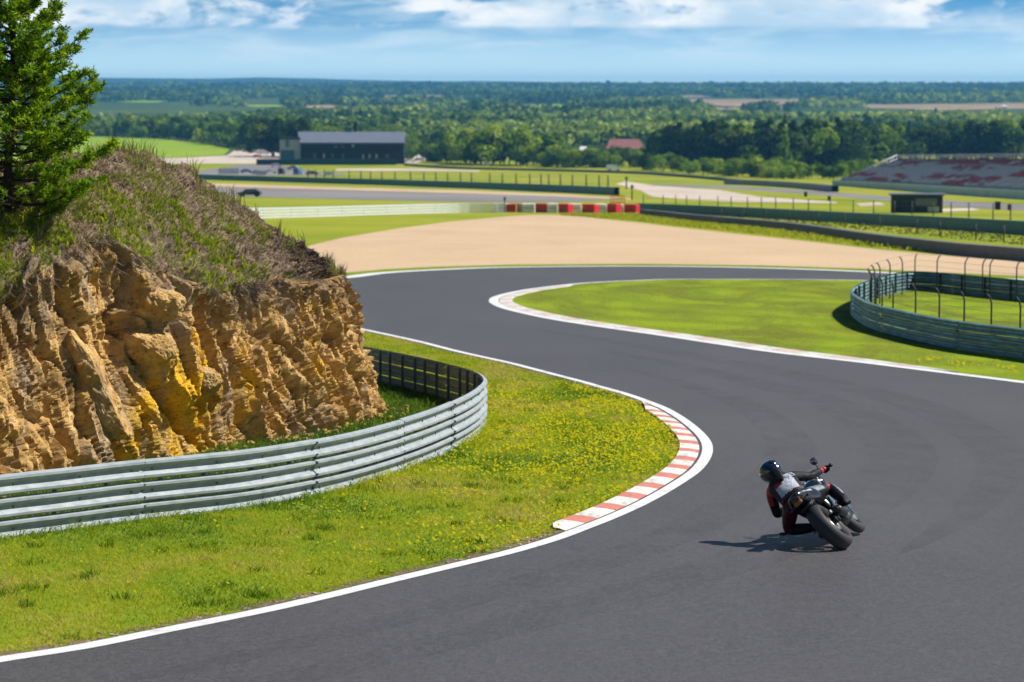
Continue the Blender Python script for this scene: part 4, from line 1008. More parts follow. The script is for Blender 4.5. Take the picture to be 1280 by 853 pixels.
def proto(kind, tone, var):
    key = (kind, tone, var)
    if key not in PRO:
        V, F, tn, t = tree_mesh(kind, kind, hash(kind) % 1 + var * 7 + len(kind))
        c = mesh_np('crown', V, F, [LM[tone]], None, tn); tk = t.build('trunk', M['wood'])
        PRO[key] = (c.data, tk.data); bpy.data.objects.remove(c); bpy.data.objects.remove(tk)
    return PRO[key]
def put_tree(px, base, top, kind, tone, label, group, name='tree', wide=1.0, parts=True):
    p = P(px, base); s = abs(np.dot(p - [0, 0, ZC], [0, math.cos(PITCH), -math.sin(PITCH)])) / FPX
    H = (base - top) * s
    cm, tm = proto(kind, tone, random.randint(0, 3))
    r = empty(name, tuple(p + [0, 0, -.1]), (0, 0, random.uniform(0, 6.28))); r.scale = (H * wide * random.uniform(.88, 1.12), H * wide * random.uniform(.88, 1.12), H)
    tag(r, label, 'tree' if name != 'shrub' else 'shrub', group)
    for nme, d_ in (('crown', cm), ('trunk', tm)):
        o = bpy.data.objects.new(nme, d_); COL.objects.link(o); o.parent = r
def band(n, x0, x1, basef, topf, kinds, tones, label, group, name='tree', wide=1.0, jb=3, jt=5):
    for k in range(n):
        px = x0 + (x1 - x0) * (k + random.uniform(.1, .9)) / n
        b_ = basef(px) + random.uniform(-jb, 0); t_ = topf(px) + random.uniform(-jt, jt)
        put_tree(px, b_, t_, random.choice(kinds), random.choice(tones), label, group, name, wide)
I = lambda xs, ys: (lambda x: float(np.interp(x, xs, ys)))
band(34, 90, 372, I([90, 200, 260, 300, 372], [172, 174, 180, 186, 190]), I([90, 372], [150, 148]), ['broad', 'tall', 'bush'], ['mid', 'mid', 'light', 'dark'], 'green tree in the belt behind the bright green field', 'trees behind the bright field')
band(7, 334, 384, I([330, 380], [196, 200]), I([330, 384], [150, 144]), ['broad', 'tall'], ['dark'], 'tall dark tree beside the pale annex of the black building', 'dark trees by the black building', jt=4)
band(17, 384, 530, I([380, 530], [191, 193]), I([380, 460, 530], [149, 156, 164]), ['broad', 'bush'], ['mid', 'light', 'dark'], 'tree showing above the roof of the black building', 'trees behind the black building')
band(10, 505, 565, I([505, 565], [200, 205]), I([505, 565], [184, 178]), ['bush', 'broad'], ['mid', 'dark'], 'low dark tree right of the black building', 'trees right of the black building')
band(24, 556, 700, I([556, 640, 700], [206, 208, 209]), I([556, 600, 640, 700], [172, 162, 160, 172]), ['broad', 'tall'], ['light', 'light', 'light', 'mid'], 'bright leafy tree between the black building and the red roofed house', 'trees before the red roofed house', jt=7)
band(16, 690, 760, I([690, 760], [209, 212]), I([690, 760], [188, 186]), ['bush', 'broad'], ['light', 'mid', 'mid'], 'round bright bush left of the red roofed house', 'bushes around the red roofed house', 'shrub')
band(16, 755, 845, I([755, 845], [209, 216]), I([755, 845], [191, 190]), ['bush', 'broad'], ['mid', 'dark', 'mid', 'light'], 'green bush in front of the red roofed house', 'bushes around the red roofed house', 'shrub')
band(26, 815, 960, I([815, 960], [208, 214]), I([815, 850, 900, 960], [166, 155, 153, 152]), ['tall', 'broad', 'conifer'], ['dark', 'dark', 'mid'], 'tall dark tree right of the red roofed house', 'dark wood left of the grandstand', jt=4)
band(24, 960, 1125, I([960, 1125], [214, 205]), I([960, 1040, 1125], [152, 150, 153]), ['tall', 'broad', 'conifer'], ['dark', 'dark', 'mid'], 'tall dark tree left of the grandstand', 'dark wood left of the grandstand', jt=4)
band(26, 1125, 1300, I([1125, 1300], [201, 205]), I([1125, 1200, 1300], [158, 151, 150]), ['tall', 'broad'], ['dark', 'dark', 'mid'], 'dark tree rising behind the grandstand', 'trees behind the grandstand', jt=4)
band(22, 845, 960, I([845, 960], [217, 224]), I([845, 960], [197, 199]), ['bush', 'broad'], ['light', 'mid', 'light'], 'pale green bush before the dark wood', 'pale bushes before the dark wood', 'shrub')
band(22, 950, 1090, I([950, 1045, 1090], [223, 226, 214]), I([950, 1000, 1090], [190, 202, 199]), ['bush', 'broad'], ['light', 'mid', 'mid'], 'pale green bush between the dark wood and the grandstand', 'pale bushes before the dark wood', 'shrub')

CLEAR = []
# light clearings in the far plain
for k, (px, py, w_, h_) in enumerate([(404, 134, 60, 1.6), (470, 139, 80, 2), (330, 133, 50, 1.4), (560, 147, 60, 2), (690, 152, 50, 2), (760, 139, 90, 2), (900, 137, 70, 1.6), (990, 149, 50, 2), (230, 150, 60, 2), (1150, 146, 80, 1.8), (600, 128, 80, 1.3), (180, 128, 60, 1.3), (860, 121, 70, 1.2)]):
    pts = [(px + w_ / 2 * math.cos(a) * random.uniform(.7, 1.2), py + h_ * math.sin(a) * random.uniform(.8, 1.2)) for a in np.linspace(0, 2 * PI, 14, endpoint=False)]
    CLEAR.append(pts); ground_sheet('field', PP(pts), .6 + .02 * k, M['dry_field'] if k % 3 == 0 else M['field'])
band(9, 752, 812, I([752, 812], [203, 204]), I([752, 780, 812], [181, 186, 179]), ['bush', 'broad'], ['mid', 'light', 'dark'], 'bush overlapping the red roof of the wide house', 'bushes around the red roofed house', 'shrub', jt=4)
# the far-off woods: one mass
def woods():
    n = 26000; u = rng.random(n); yy = 1500 * (9200 / 1500.) ** u
    xx = rng.uniform(-1, 1, n) * (yy * .20 + 20); p = np.stack([xx, yy, G(yy)], 1)
    dens = fbm(p * np.array([.0035, .0012, 0]), 4, 301)
    px = np.array([proj(q) for q in p])
    keep = dens > np.interp(yy, [1500, 3000, 5000, 9000], [.42, .47, .43, .25])
    for f in FIELDS + CLEAR:
        fp = np.array(f, float); lo = fp.copy(); lo[:, 1] = np.where(lo[:, 1] > lo[:, 1].mean(), lo[:, 1] + 4.5, lo[:, 1] + .5)
        keep &= ~inpoly(px[:, 0], px[:, 1], lo)
    fld = [(0, 168), (60, 169), (135, 170.5), (200, 173), (255, 178), (300, 186), (380, 186), (380, 210), (0, 210)]
    keep &= ~inpoly(px[:, 0], px[:, 1], fld)
    p, px = p[keep], px[keep]; n = len(p); yy = p[:, 1]
    H = rng.uniform(8, 15, n) * np.interp(yy, [1500, 3000, 9000], [.8, 1, 1.25]); Wd = H * rng.uniform(.38, .62, n) * np.interp(yy, [1500, 5000, 9000], [1, 1.5, 2.2])
    K = 22; v = rng.normal(0, 1, (n, K, 3)); v /= np.linalg.norm(v, axis=2)[..., None]; v[..., 2] = np.abs(v[..., 2]) * 1.0
    q = v * rng.uniform(.6, 1.05, (n, K, 1)); zc = .25
    c = p[:, None, :] + np.stack([q[..., 0] * Wd[:, None], q[..., 1] * Wd[:, None], (zc + (1 - zc) * q[..., 2]) * H[:, None]], -1)
    c = c.reshape(-1, 3); m_ = len(c)
    a = v.reshape(-1, 3) * .8 + rng.normal(0, .4, (m_, 3)); t1 = np.cross(a, rng.normal(0, 1, (m_, 3))); t1 /= np.linalg.norm(t1, axis=1)[:, None]; t2 = np.cross(a, t1); t2 /= np.linalg.norm(t2, axis=1)[:, None]
    sz = (np.repeat(Wd, K) * rng.uniform(.22, .42, m_))[:, None]
    Vv = np.stack([c - t1 * sz, c + t2 * sz * .8, c + t1 * sz, c - t2 * sz * .8], 1).reshape(-1, 3)
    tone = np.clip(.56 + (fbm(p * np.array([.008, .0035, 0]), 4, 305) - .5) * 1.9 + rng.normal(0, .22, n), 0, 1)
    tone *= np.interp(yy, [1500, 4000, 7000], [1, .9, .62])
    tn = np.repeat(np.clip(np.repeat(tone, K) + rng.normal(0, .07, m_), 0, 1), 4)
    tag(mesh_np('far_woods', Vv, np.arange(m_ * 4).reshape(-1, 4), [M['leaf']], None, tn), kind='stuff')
woods()

# ================================================================== BUILDINGS
def S(p): return float(np.dot(p - np.array([0, 0, ZC]), [0, math.cos(PITCH), -math.sin(PITCH)])) / FPX    # metres per photograph pixel there
m_black = paint('black_cladding', (.018, .020, .030), .6, .3, 0, .3, .25); m_slate = paint('blue_grey_roof', (.135, .15, .20), .6, .3, 0, .15, .15)
m_annex = paint('pale_render', (.42, .44, .47), .8, .2, 0, .15, .2); m_blue = paint('blue_panel', (.04, .13, .22), .5, .4, 0, .3, .3); m_glass = plain('window_glass', (.10, .14, .18), .15, .6)
m_pale = paint('pale_panel', (.55, .56, .56), .6, .3, 0, .15, .2)
p = P(440, 205.5); s = S(p); bld = empty('building', tuple(p)); tag(bld, 'long black building with a blue grey roof beyond the meadow', 'building')
X = lambda px: (px - 440) * s
Z = lambda py: (205.5 - py) * s
w0, w1 = X(376), X(505); D = 14
mb = MB(); mb.box(((w0 + w1) / 2, D / 2, Z(178) / 2 - 1), (w1 - w0, D, Z(178) + 2)); mb.build('wall', m_black, bld)
zr, zt = Z(178.4), Z(165.2)
V = [(w0 - .4, -1, zr), (w1 + .4, -1, zr), (w1 + .4, D / 2, zt), (w0 - 1.6, D / 2, zt), (w0 - .4, D + 1, zr), (w1 + .4, D + 1, zr)]
V2 = [(a, b_, c - .5) for a, b_, c in V]
roof = MB().add(V + V2, [(0, 1, 2, 3), (3, 2, 5, 4), (6, 7, 1, 0), (10, 11, 5, 4)[::-1], (6, 9, 8, 7), (9, 10, 11, 8), (0, 3, 9, 6), (3, 4, 10, 9), (1, 7, 8, 2), (2, 8, 11, 5)]).build('roof', m_slate, bld)
mb = MB(); mb.box((X(443), D / 2 + 1, zt + 1.6), (X(445) - X(440.5), 1.6, 4.4)); mb.build('chimney', m_black, roof)
for a, b_, t_, l_ in ((418, 422, 182, 185), (427, 430, 182, 185), (440, 442.5, 181, 184), (404, 406, 192, 198), (414.5, 417, 192, 198), (427.5, 430, 192.5, 198.5), (453, 455, 193, 199), (469.5, 472, 193, 198), (482, 486, 193, 197.5), (392, 395, 192, 198), (461, 463, 193, 198)):
    mb = MB(); mb.box(((X(a) + X(b_)) / 2, -.08, (Z(t_) + Z(l_)) / 2), (X(b_) - X(a), .2, Z(t_) - Z(l_))); f = mb.build('window', m_pale if random.random() < .35 else m_glass, bld)
mb = MB(); mb.box(((w0 + w1) / 2, -1.2, Z(190.6)), (w1 - w0, 2.4, .5)); mb.build('canopy', m_black, bld)
mb = MB(); mb.box(((X(349.5) + X(376)) / 2 - .1, 6, Z(174.5) / 2 - 1), (X(375.6) - X(349.5), 10, Z(174.5) + 2)); an = mb.build('annex_wall', m_annex, bld)
mb = MB(); mb.box(((X(349) + X(376)) / 2 - .1, 6, Z(173.6)), (X(375.8) - X(348.5), 11, .8)); mb.build('annex_roof', m_black, an)
mb = MB(); mb.box(((X(351) + X(368)) / 2, .88, Z(196)), (X(368) - X(351), .3, Z(188) - Z(204))); mb.build('garage_door', m_blue, an)
mb = MB(); mb.box(((X(355) + X(363)) / 2, .9, Z(180)), (X(362) - X(357), .3, 3.0)); mb.build('window', m_glass, an)
# hedge-dark service wall in front
p2 = P(420, 206.5); mb = MB(); mb.box((0, 0, .9), (X(495) - X(322), .5, 3.0), 0, None, .1); o = mb.build('service_wall', paint('dark_teal_wall', (.02, .06, .07), .7, .2, 0, .3, .2)); o.location = p2 + [(X(408) - X(420)), 0, 0]
tag(o, 'low dark wall along the foot of the black building', 'wall')

def house(name, label, px0, px1, base, eave, ridge_, wall_m, roof_m, depth=12, cat='house'):
    p = P((px0 + px1) / 2, base); s = S(p); w = (px1 - px0) * s; he, hr = (base - eave) * s, (base - ridge_) * s
    r = empty(name, tuple(p), (0, 0, random.uniform(-.15, .15))); tag(r, label, cat)
    mb = MB(); mb.box((0, depth / 2, he / 2 - .5), (w * .94, depth, he + 1)); mb.build('wall', wall_m, r)
    e_ = w * .12
    V = [(-w / 2, -.6, he), (w / 2, -.6, he), (w / 2 - e_, depth / 2, hr), (-w / 2 + e_, depth / 2, hr), (-w / 2, depth + .6, he), (w / 2, depth + .6, he)]
    MB().add(V, [(0, 1, 2, 3), (3, 2, 5, 4), (0, 3, 4), (1, 5, 2), (0, 4, 5, 1)]).build('roof', roof_m, r)
    nw_ = max(2, int(w / 3.5))
    for k in range(nw_):
        mb = MB(); mb.box((-w * .42 + (k + .5) * w * .84 / nw_, -.05, he * .5), (1.1, .16, min(1.5, he * .4))); mb.build('window', m_glass, r)
    return r
m_redroof = paint('red_tile_roof', (.22, .095, .09), .8, .2, 0, .4, .6); m_white = paint('white_render', (.62, .61, .58), .8, .2, 0, .1, .3); m_tan = paint('tan_render', (.48, .38, .30), .8, .2, 0, .15, .3)
house('house', 'wide house with a red tiled roof among the green bushes', 757, 806, 200, 186.5, 174.5, m_tan, m_redroof, 16)
house('house', 'small house with a pale grey roof left of the red roofed house', 724, 735, 200, 189, 183.5, m_white, m_pale, 9)
house('house', 'pale sandy house among the dark trees above the grandstand', 1127, 1149, 186, 171, 167.5, m_tan, m_tan, 14)
house('warehouse', 'low white flat warehouse right of the black building', 508, 558, 181, 172, 168, m_pale, m_white, 40, 'warehouse')
house('house', 'tiny white house in the far fields on the horizon side', 1252, 1259, 136, 133.4, 131.8, m_white, m_white, 14)
house('shed', 'pale long shed in the wood behind the parked cars', 320, 346, 182, 178.5, 176, m_pale, m_white, 10, 'shed')

# grandstand ------------------------------------------------------------------------
g0, g1 = P(1040, 231.5), P(1420, 258.5); ax = (g1 - g0); ax[2] = 0; Lg = np.linalg.norm(ax); ang = math.atan2(ax[1], ax[0])
gs = empty('grandstand', tuple(g0), (0, 0, ang)); tag(gs, 'large open grandstand with faded red and grey seats at the right', 'grandstand')
dz = g1[2] - g0[2]; gz = lambda u: dz * u / Lg
hs = 47 * S(P(1200, 247)); rowsN = 15; dep = 15.0; u0s, fr = .0005 * Lg, .22 * hs
def gquad(mb, u0, u1, y0, y1, z0, z1, m=0):
    V = [(u, yy_, zz_ + gz(u)) for u in (u0, u1) for yy_ in (y0, y1) for zz_ in (z0, z1)]
    mb.add(V, [(0, 1, 3, 2), (4, 6, 7, 5), (0, 4, 5, 1), (2, 3, 7, 6), (0, 2, 6, 4), (1, 5, 7, 3)], m)
m_stand = paint('stand_concrete', (.19, .20, .225), .8, .2, 0, .2, .2); m_swall = paint('pale_blue_board', (.33, .46, .50), .6, .3, 0, .35, .25); m_rail = paint('pale_rail', (.45, .47, .48), .5, .4, .3)
mb = MB()
for k in range(rowsN):
    f = k / rowsN; gquad(mb, u0s * (f * 1.25), Lg, 2 + dep * f, 2 + dep * (f + 1 / rowsN), -.5, fr + (hs - fr) * f * .93)
mb.build('terrace', m_stand, gs)
mb = MB(); gquad(mb, 0, Lg, 0, .4, -.6, fr * .85); mb.build('front_wall', m_swall, gs)
mb = MB(); gquad(mb, u0s * 1.15, Lg, 2 + dep, 2.5 + dep, -.5, hs); mb.build('rear_wall', m_stand, gs)
mb = MB()
for zz_ in (.5, 1.0): 
    V0 = (u0s * 1.25, 2 + dep, hs + zz_ + gz(u0s)); mb.tube([V0, (Lg, 2 + dep, hs + zz_ + gz(Lg))], .09, 0, 5)
for u in np.arange(u0s * 1.25, Lg, 4): mb.tube([(u, 2 + dep, hs - .3 + gz(u)), (u, 2 + dep, hs + 1.05 + gz(u))], .07, 0, 5)
mb.build('rear_railing', m_rail, gs)
mb = MB(); mb.tube([(-.5, 1, fr * .5), (u0s * 1.25, 2 + dep, hs + 1)], .16, 0, 6); mb.tube([(-.5, 1, fr * .1), (u0s * 1.25, 2 + dep, hs)], .2, 0, 6)
for k in range(12): a_ = k / 12; mb.tube([(u0s * 1.25 * a_ - .5 * (1 - a_), 1 + (1 + dep) * a_, -.5), (u0s * 1.25 * a_ - .5 * (1 - a_), 1 + (1 + dep) * a_, fr * .5 + (hs + 1 - fr * .5) * a_)], .1, 0, 5)
mb.build('side_railing', m_rail, gs)
m_sr = paint('faded_red_seat', (.27, .07, .09), .7, .2, 0, .2, .8); m_sg = paint('grey_seat', (.34, .36, .38), .7, .2, 0, .2, .8); m_sv = paint('grey_violet_seat', (.24, .20, .24), .7, .2, 0, .2, .8)
for k in range(rowsN):
    f = k / rowsN; mb = MB(); u = u0s * (f * 1.25) + .8
    while u < Lg:
        q = np.array([[u * .035 + k * .05, k * .32, 0]]); a_ = fbm(q, 3, 411)[0] + .10 * (f - .45); a2 = fbm(q * 3, 2, 415)[0]
        mi_ = 1 if a_ > .53 else (2 if a_ > .47 else 0)
        if a2 < .36: mi_ = 0
        if int(u / 14) != int((u + 1.7) / 14):                             # stairways split the row
            if mb.v: mb.build('seat_row', [m_sg, m_sr, m_sv], gs)
            mb = MB(); u += 1.7; continue
        zb = fr + (hs - fr) * f * .93; gquad(mb, u, u + 1.5, 2 + dep * f + .5, 2 + dep * f + .75, zb, zb + .62, mi_); gquad(mb, u, u + 1.5, 2 + dep * f + .1, 2 + dep * f + .5, zb + .28, zb + .36, mi_); u += 1.7
    if mb.v: mb.build('seat_row', [m_sg, m_sr, m_sv], gs)
# marshal hut -------------------------------------------------------------------------
p = P(1146, 266.5); s = S(p); hut = empty('marshal_hut', tuple(p), (0, 0, -.12)); tag(hut, 'dark flat roofed marshal hut in front of the grandstand', 'hut')
w = 64 * s; hh = 22 * s
mb = MB(); mb.box((0, 1.6, hh / 2 - .1), (w, 3.2, hh + .2), 0, None, .03); mb.build('wall', paint('dark_hut_panel', (.03, .038, .055), .6, .3, 0, .3, .8), hut)
mb = MB(); mb.box((0, 1.5, hh + .1), (w + .5, 3.8, .18)); mb.build('roof', m_slate, hut)
mb = MB(); mb.box((w * .18, -.02, hh * .62), (w * .42, .1, hh * .4)); mb.build('window', m_glass, hut)
mb = MB(); mb.box((w * .32, -.035, hh * .22), (w * .22, .1, hh * .3)); mb.build('notice_board', m_annex, hut)
mb = MB(); mb.box((-w * .36, -.03, hh * .38), (w * .12, .1, hh * .74)); mb.build('door', m_black, hut)
# hut clutter and scattered marshal boxes
for px, py, hgt, lab in ((1247, 262.5, 1.0, 'dark upright box beside the far track right of the marshal hut'), (1262, 263, .7, 'small dark box standing right of the taller dark box'), (1036.5, 251, .7, 'small dark box on the verge left of the marshal hut'), (1007, 246, .8, 'dark box at the far track before the pale bushes')):
    p = P(px, py); mb = MB(); mb.box((0, 0, hgt / 2), (hgt * .7, hgt * .5, hgt), 0, None, .05); mb.box((0, 0, hgt + .04), (hgt * .8, hgt * .6, .08), 0); o = mb.build('equipment_box', m_black); o.location = p; tag(o, lab, 'box')

# parked vehicles ------------------------------------------------------------------------
def vehicle(kind, label, px, py, col, rot, group, rough=.3):
    p = P(px, py); r = empty(kind, tuple(p), (0, 0, rot)); tag(r, label, kind.replace('parked_', ''), group)
    bp = plain('car_paint', col, rough, .5, .1, .5); tyre = plain('tyre_rubber', (.02, .02, .02), .9, .1)
    if kind == 'parked_van':
        out = [(-2.6, .35), (2.5, .35), (2.6, .9), (2.2, 1.15), (1.5, 2.15), (1.3, 2.25), (-2.55, 2.25), (-2.62, 2.1)]; win = [(1.35, 1.3), (2.0, 1.3), (1.45, 2.02), (1.2, 2.02)]; L = 1.6
    else:
        out = [(-2.1, .35), (2.1, .35), (2.15, .75), (1.2, .92), (.55, 1.42), (-1.15, 1.46), (-1.75, 1.0), (-2.15, .95)]; win = [(-1.45, .97), (1.0, .97), (.48, 1.36), (-1.08, 1.39)]; L = 1.45
    W_2 = .92 if kind == 'parked_van' else .86
    n = len(out); V = [(a, -W_2 * (1 if z < 1 else .86), z) for a, z in out] + [(a, W_2 * (1 if z < 1 else .86), z) for a, z in out]
    MB().add(V, [tuple(range(n)), tuple(range(2 * n - 1, n - 1, -1))] + [(i, (i + 1) % n, n + (i + 1) % n, n + i) for i in range(n)]).build('body', bp, r)
    for sd_ in (-1, 1):
        yy_ = sd_ * W_2 * .96
        V = [(a, yy_ * (1.0 if z < 1 else .92), z) for a, z in win] + [(a, yy_ * (.8), z) for a, z in win]
        MB().add(V, [(0, 1, 2, 3), (4, 7, 6, 5), (0, 4, 5, 1), (1, 5, 6, 2), (2, 6, 7, 3), (3, 7, 4, 0)]).build('window', m_glass, r)
        for xw in (-L, L):
            mb = MB(); mb.lathe([(-.1, .05), (-.1, .3), (-.08, .33), (.08, .33), (.1, .3), (.1, .05)], (xw, sd_ * (W_2 - .08), .33), 'y', 0, 16); mb.build('wheel', tyre, r)
    return r
white, blue, dark, silver, red_ = (.7, .7, .7), (.03, .12, .30), (.015, .016, .02), (.38, .40, .42), (.4, .03, .03)
G1 = 'vehicles parked by the black building'
vehicle('parked_car', 'dark low car on the far grey track near the hill', 312, 246, dark, 3.0, None)
for k, (kind, px, py, c_, rot, lab) in enumerate([
    ('parked_van', 372, 219, blue, 1.4, 'blue van at the left paddock behind the dark teal barrier, near two dark vans'), ('parked_van', 352, 218.5, dark, 1.5, 'dark van beside the blue paddock van'),
    ('parked_car', 338, 217, white, .2, 'white car left of the dark van in the paddock'), ('parked_car', 322, 218, silver, .1, 'silver car near the hill end of the paddock row'),
    ('parked_car', 308, 216.5, blue, .3, 'blue car at the hill end of the paddock row'), ('parked_car', 390, 219, dark, .2, 'dark car at the right end of the paddock row'),
    ('parked_car', 345, 209, white, .1, 'white car at the back of the paddock'), ('parked_car', 366, 212, silver, 2.9, 'silver car at the back of the paddock near the black building'),
    ('parked_car', 300, 189.5, dark, .1, 'dark car parked at the corner of the bright field'), ('parked_car', 309, 190.5, dark, .1, 'dark grey car beside the corner of the bright field'), ('parked_car', 318, 192, silver, .2, 'silver car in the gravel lot by the bright field'),
    ('parked_van', 330, 193.5, white, .1, 'white van in the gravel lot left of the annex'), ('parked_van', 343, 192, white, .2, 'white van nearest the annex in the gravel lot'), ('parked_car', 288, 183.5, silver, .1, 'silver car parked along the trees above the field'),
    ('parked_car', 322, 197.5, red_, .1, 'small red car on the pale gravel lot'), ('parked_car', 384, 203.5, white, .1, 'white car before the wall of the black building'), ('parked_car', 512, 203, white, .1, 'white car at the right end of the black building'), ('parked_car', 524, 201.5, silver, .1, 'silver car on the lot right of the black building'), ('parked_car', 610, 207.5, white, .1, 'white car under the bright trees beyond the meadow'), ('parked_van', 767, 213.5, white, .2, 'white van under the bushes below the red roofed house')]):
    vehicle(kind, lab, px, py, c_, rot, G1 if 280 < px < 400 else None)
# pale boards standing in the paddock
for k, (px, py, w_, h_, c_, lab) in enumerate([(286, 218.5, 26, 8, m_pale, 'wide pale board at the hill end of the paddock'), (326, 219.5, 14, 6, m_annex, 'grey board in the paddock beside the silver car'), (410, 219.5, 10, 5, m_pale, 'small pale board right of the paddock vans')]):
    p = P(px, py); s = S(p); mb = MB(); mb.box((0, 0, h_ * s * .55), (w_ * s, .15, h_ * s * .85), 0); mb.tube([(-w_ * s * .4, .1, -.3), (-w_ * s * .4, .1, h_ * s * .8)], .06, 0, 5); mb.tube([(w_ * s * .4, .1, -.3), (w_ * s * .4, .1, h_ * s * .8)], .06, 0, 5)
    o = mb.build('notice_board', c_); o.location = p; tag(o, lab, 'board')
# ================================================================== MOTORCYCLE
LEAN, HEAD = math.radians(47), math.radians(13.5)
cR = P(1044.5, 687.5)
m_tyre = paint('tyre_rubber', (.030, .030, .033), .62, .35, 0, .3, 30); m_rim = plain('black_alloy', (.02, .02, .022), .35, .5, .4)
m_gloss = plain('black_gloss_paint', (.012, .013, .017), .18, .5, 0, .6); m_dark = plain('dark_plastic', (.02, .021, .023), .55, .4); m_alu = plain('brushed_alloy', (.36, .36, .37), .35, .5, .9)
m_frame = plain('grey_frame', (.045, .045, .05), .4, .5, .7); m_silverp = plain('silver_tail_paint', (.42, .44, .47), .3, .5, .2, .4); m_redp = plain('red_paint', (.12, .012, .012), .3, .5, 0, .4)
m_orange = plain('orange_lens', (.26, .10, .02), .3, .5); m_seat = plain('seat_vinyl', (.025, .025, .028), .6, .3); m_mirror = plain('mirror_glass', (.30, .34, .38), .1, .5, .9); m_steelp = plain('brushed_steel', (.45, .43, .40), .3, .5, .9)
Rm = Matrix.Rotation(PI / 2 - HEAD, 4, 'Z') @ Matrix.Rotation(-LEAN, 4, 'X')       # bike x forward, y left, z up
# slope of the asphalt: pitch the machine with it
pitch = math.atan((G(cR[1] + 1.4) - G(cR[1])) / 1.4)
Rm = Matrix.Rotation(pitch, 4, 'X') @ Rm
bike = empty('motorcycle'); tag(bike, 'black motorcycle leaning hard left through the bend with its rider hanging off', 'motorcycle')
TR, TW = .315, .098
low = (TR - TW) * math.cos(LEAN) + TW                     # axle height when leaning
axle_off = Vector((0, math.sin(LEAN) * (TR - TW), 0))
bike.matrix_world = Matrix.Translation(Vector(cR)) @ Rm
# local z so that the round tyre touches: contact shifts to the left edge of the tyre
cont = Rm.inverted() @ Vector((0, 0, -1)); 
DZ = -((Vector((0, 0, TR)) + Rm.to_3x3().inverted() @ Vector((0, 0, 0))).z) * 0
lowest = (Rm.to_3x3() @ Vector((0, 0, TR))).z - low
bike.location = Vector(cR) - Vector((0, 0, lowest - .008)) + Vector((math.sin(LEAN) * (TR - TW), 0, 0))
bpy.context.view_layer.update()
MW = bike.matrix_world.copy()
L2W = lambda x, y, z: MW @ Vector((x, y, z))
def wheel(name, x, R, w, spokes, rear):
    h = w / 2; c = (x, 0, R if rear else .305)
    prof = [(-h * .62, R - .105), (-h * .95, R - .085), (-h, R - .062), (-h * .93, R - .04), (-h * .72, R - .018), (-h * .4, R - .004), (0, R), (h * .4, R - .004), (h * .72, R - .018), (h * .93, R - .04), (h, R - .062), (h * .95, R - .085), (h * .62, R - .105)]
    mb = MB(); mb.lathe(prof, c, 'y', 0, 56); wl_ = mb.build('wheel', m_tyre, bike)
    mb = MB(); ri = R - .10
    mb.lathe([(-h * .66, ri), (-h * .66, ri - .012), (-h * .3, ri - .03), (h * .3, ri - .03), (h * .66, ri - .012), (h * .66, ri)], c, 'y', 0, 48)
    for k in range(spokes):
        a = 2 * PI * k / spokes + .3
        for da in (-.14, .14):
            mb.tube([(c[0] + .035 * math.cos(a), 0, c[2] + .035 * math.sin(a)), (c[0] + (ri - .02) * math.cos(a + da), 0, c[2] + (ri - .02) * math.sin(a + da))], [.017, .011], 0, 6)
    mb.lathe([(-h * .7, .02), (-h * .7, .05), (h * .7, .05), (h * .7, .02)], c, 'y', 0, 20); mb.build('rim', m_rim, wl_)
    mb = MB()
    for sd_ in ((-1,) if rear else (-1, 1)):
        rr = .11 if rear else .155; o = sd_ * (h * .6 + .012)
        mb.lathe([(o - .003, rr * .55), (o - .003, rr), (o + .003, rr), (o + .003, rr * .55), (o - .003, rr * .55)], c, 'y', 0, 36)
        mb.lathe([(o - .012 * sd_, .05), (o, rr * .58)], c, 'y', 0, 20)
    mb.build('brake_disc', m_steelp, wl_)
    if rear:
        mb = MB(); mb.lathe([(h * .75, .05), (h * .75, .105), (h * .75 + .008, .105), (h * .75 + .008, .05)], c, 'y', 0, 30); mb.build('sprocket', m_steelp, wl_)
    return wl_
wheel('wheel', 0, TR, TW * 2, 5, True); wheel('wheel', 1.42, .30, .125, 5, False)
mb = MB()
for y_ in (-.125, .125): mb.loft([((-.04, y_, .315), .016, .035, .035), ((.12, y_, .33), .018, .05, .04), ((.34, y_ * .9, .375), .022, .06, .045), ((.52, y_ * .7, .43), .022, .05, .05)], 0, 14)
mb.box((.38, 0, .39), (.10, .2, .07), 0, None, .015); mb.tube([(0, -.15, .315), (0, .15, .315)], .018, 0, 10)
for y_ in (-.15, .15): mb.lathe([(y_ - .012, .005), (y_ - .012, .03), (y_ + .012, .03), (y_ + .012, .005)], (0, 0, .315), 'y', 0, 12)
mb.build('swingarm', m_frame, bike)
mb = MB(); mb.box((.02, -.135, .43), (.10, .03, .05), 0, None, .01); mb.tube([(.04, -.135, .43), (.2, -.13, .40)], .01, 0, 6); mb.build('brake_caliper', m_alu, bike)
mb = MB(); mb.tube([(0, .112, .42), (.5, .10, .47)], .007, 0, 6); mb.tube([(0, .112, .21), (.5, .10, .40)], .007, 0, 6); mb.build('drive_chain', m_steelp, bike)
mb = MB(); mb.loft([((.46, 0, .42), .11, .12, .13), ((.56, 0, .43), .16, .17, .19), ((.72, 0, .43), .175, .18, .2), ((.88, 0, .46), .16, .19, .19), ((1.0, 0, .50), .12, .14, .16)], 0, 18, 3.5)
for y_ in (-.165, .165): mb.lathe([(y_ - .025, .02), (y_ - .025, .095), (y_ + .025, .095), (y_ + .025, .02)], (.66, 0, .38), 'y', 0, 20)
for k in range(6): mb.box((.84, 0, .48 + .03 * k), (.26, .30, .008), 0)
mb.build('engine', m_frame, bike)
mb = MB()
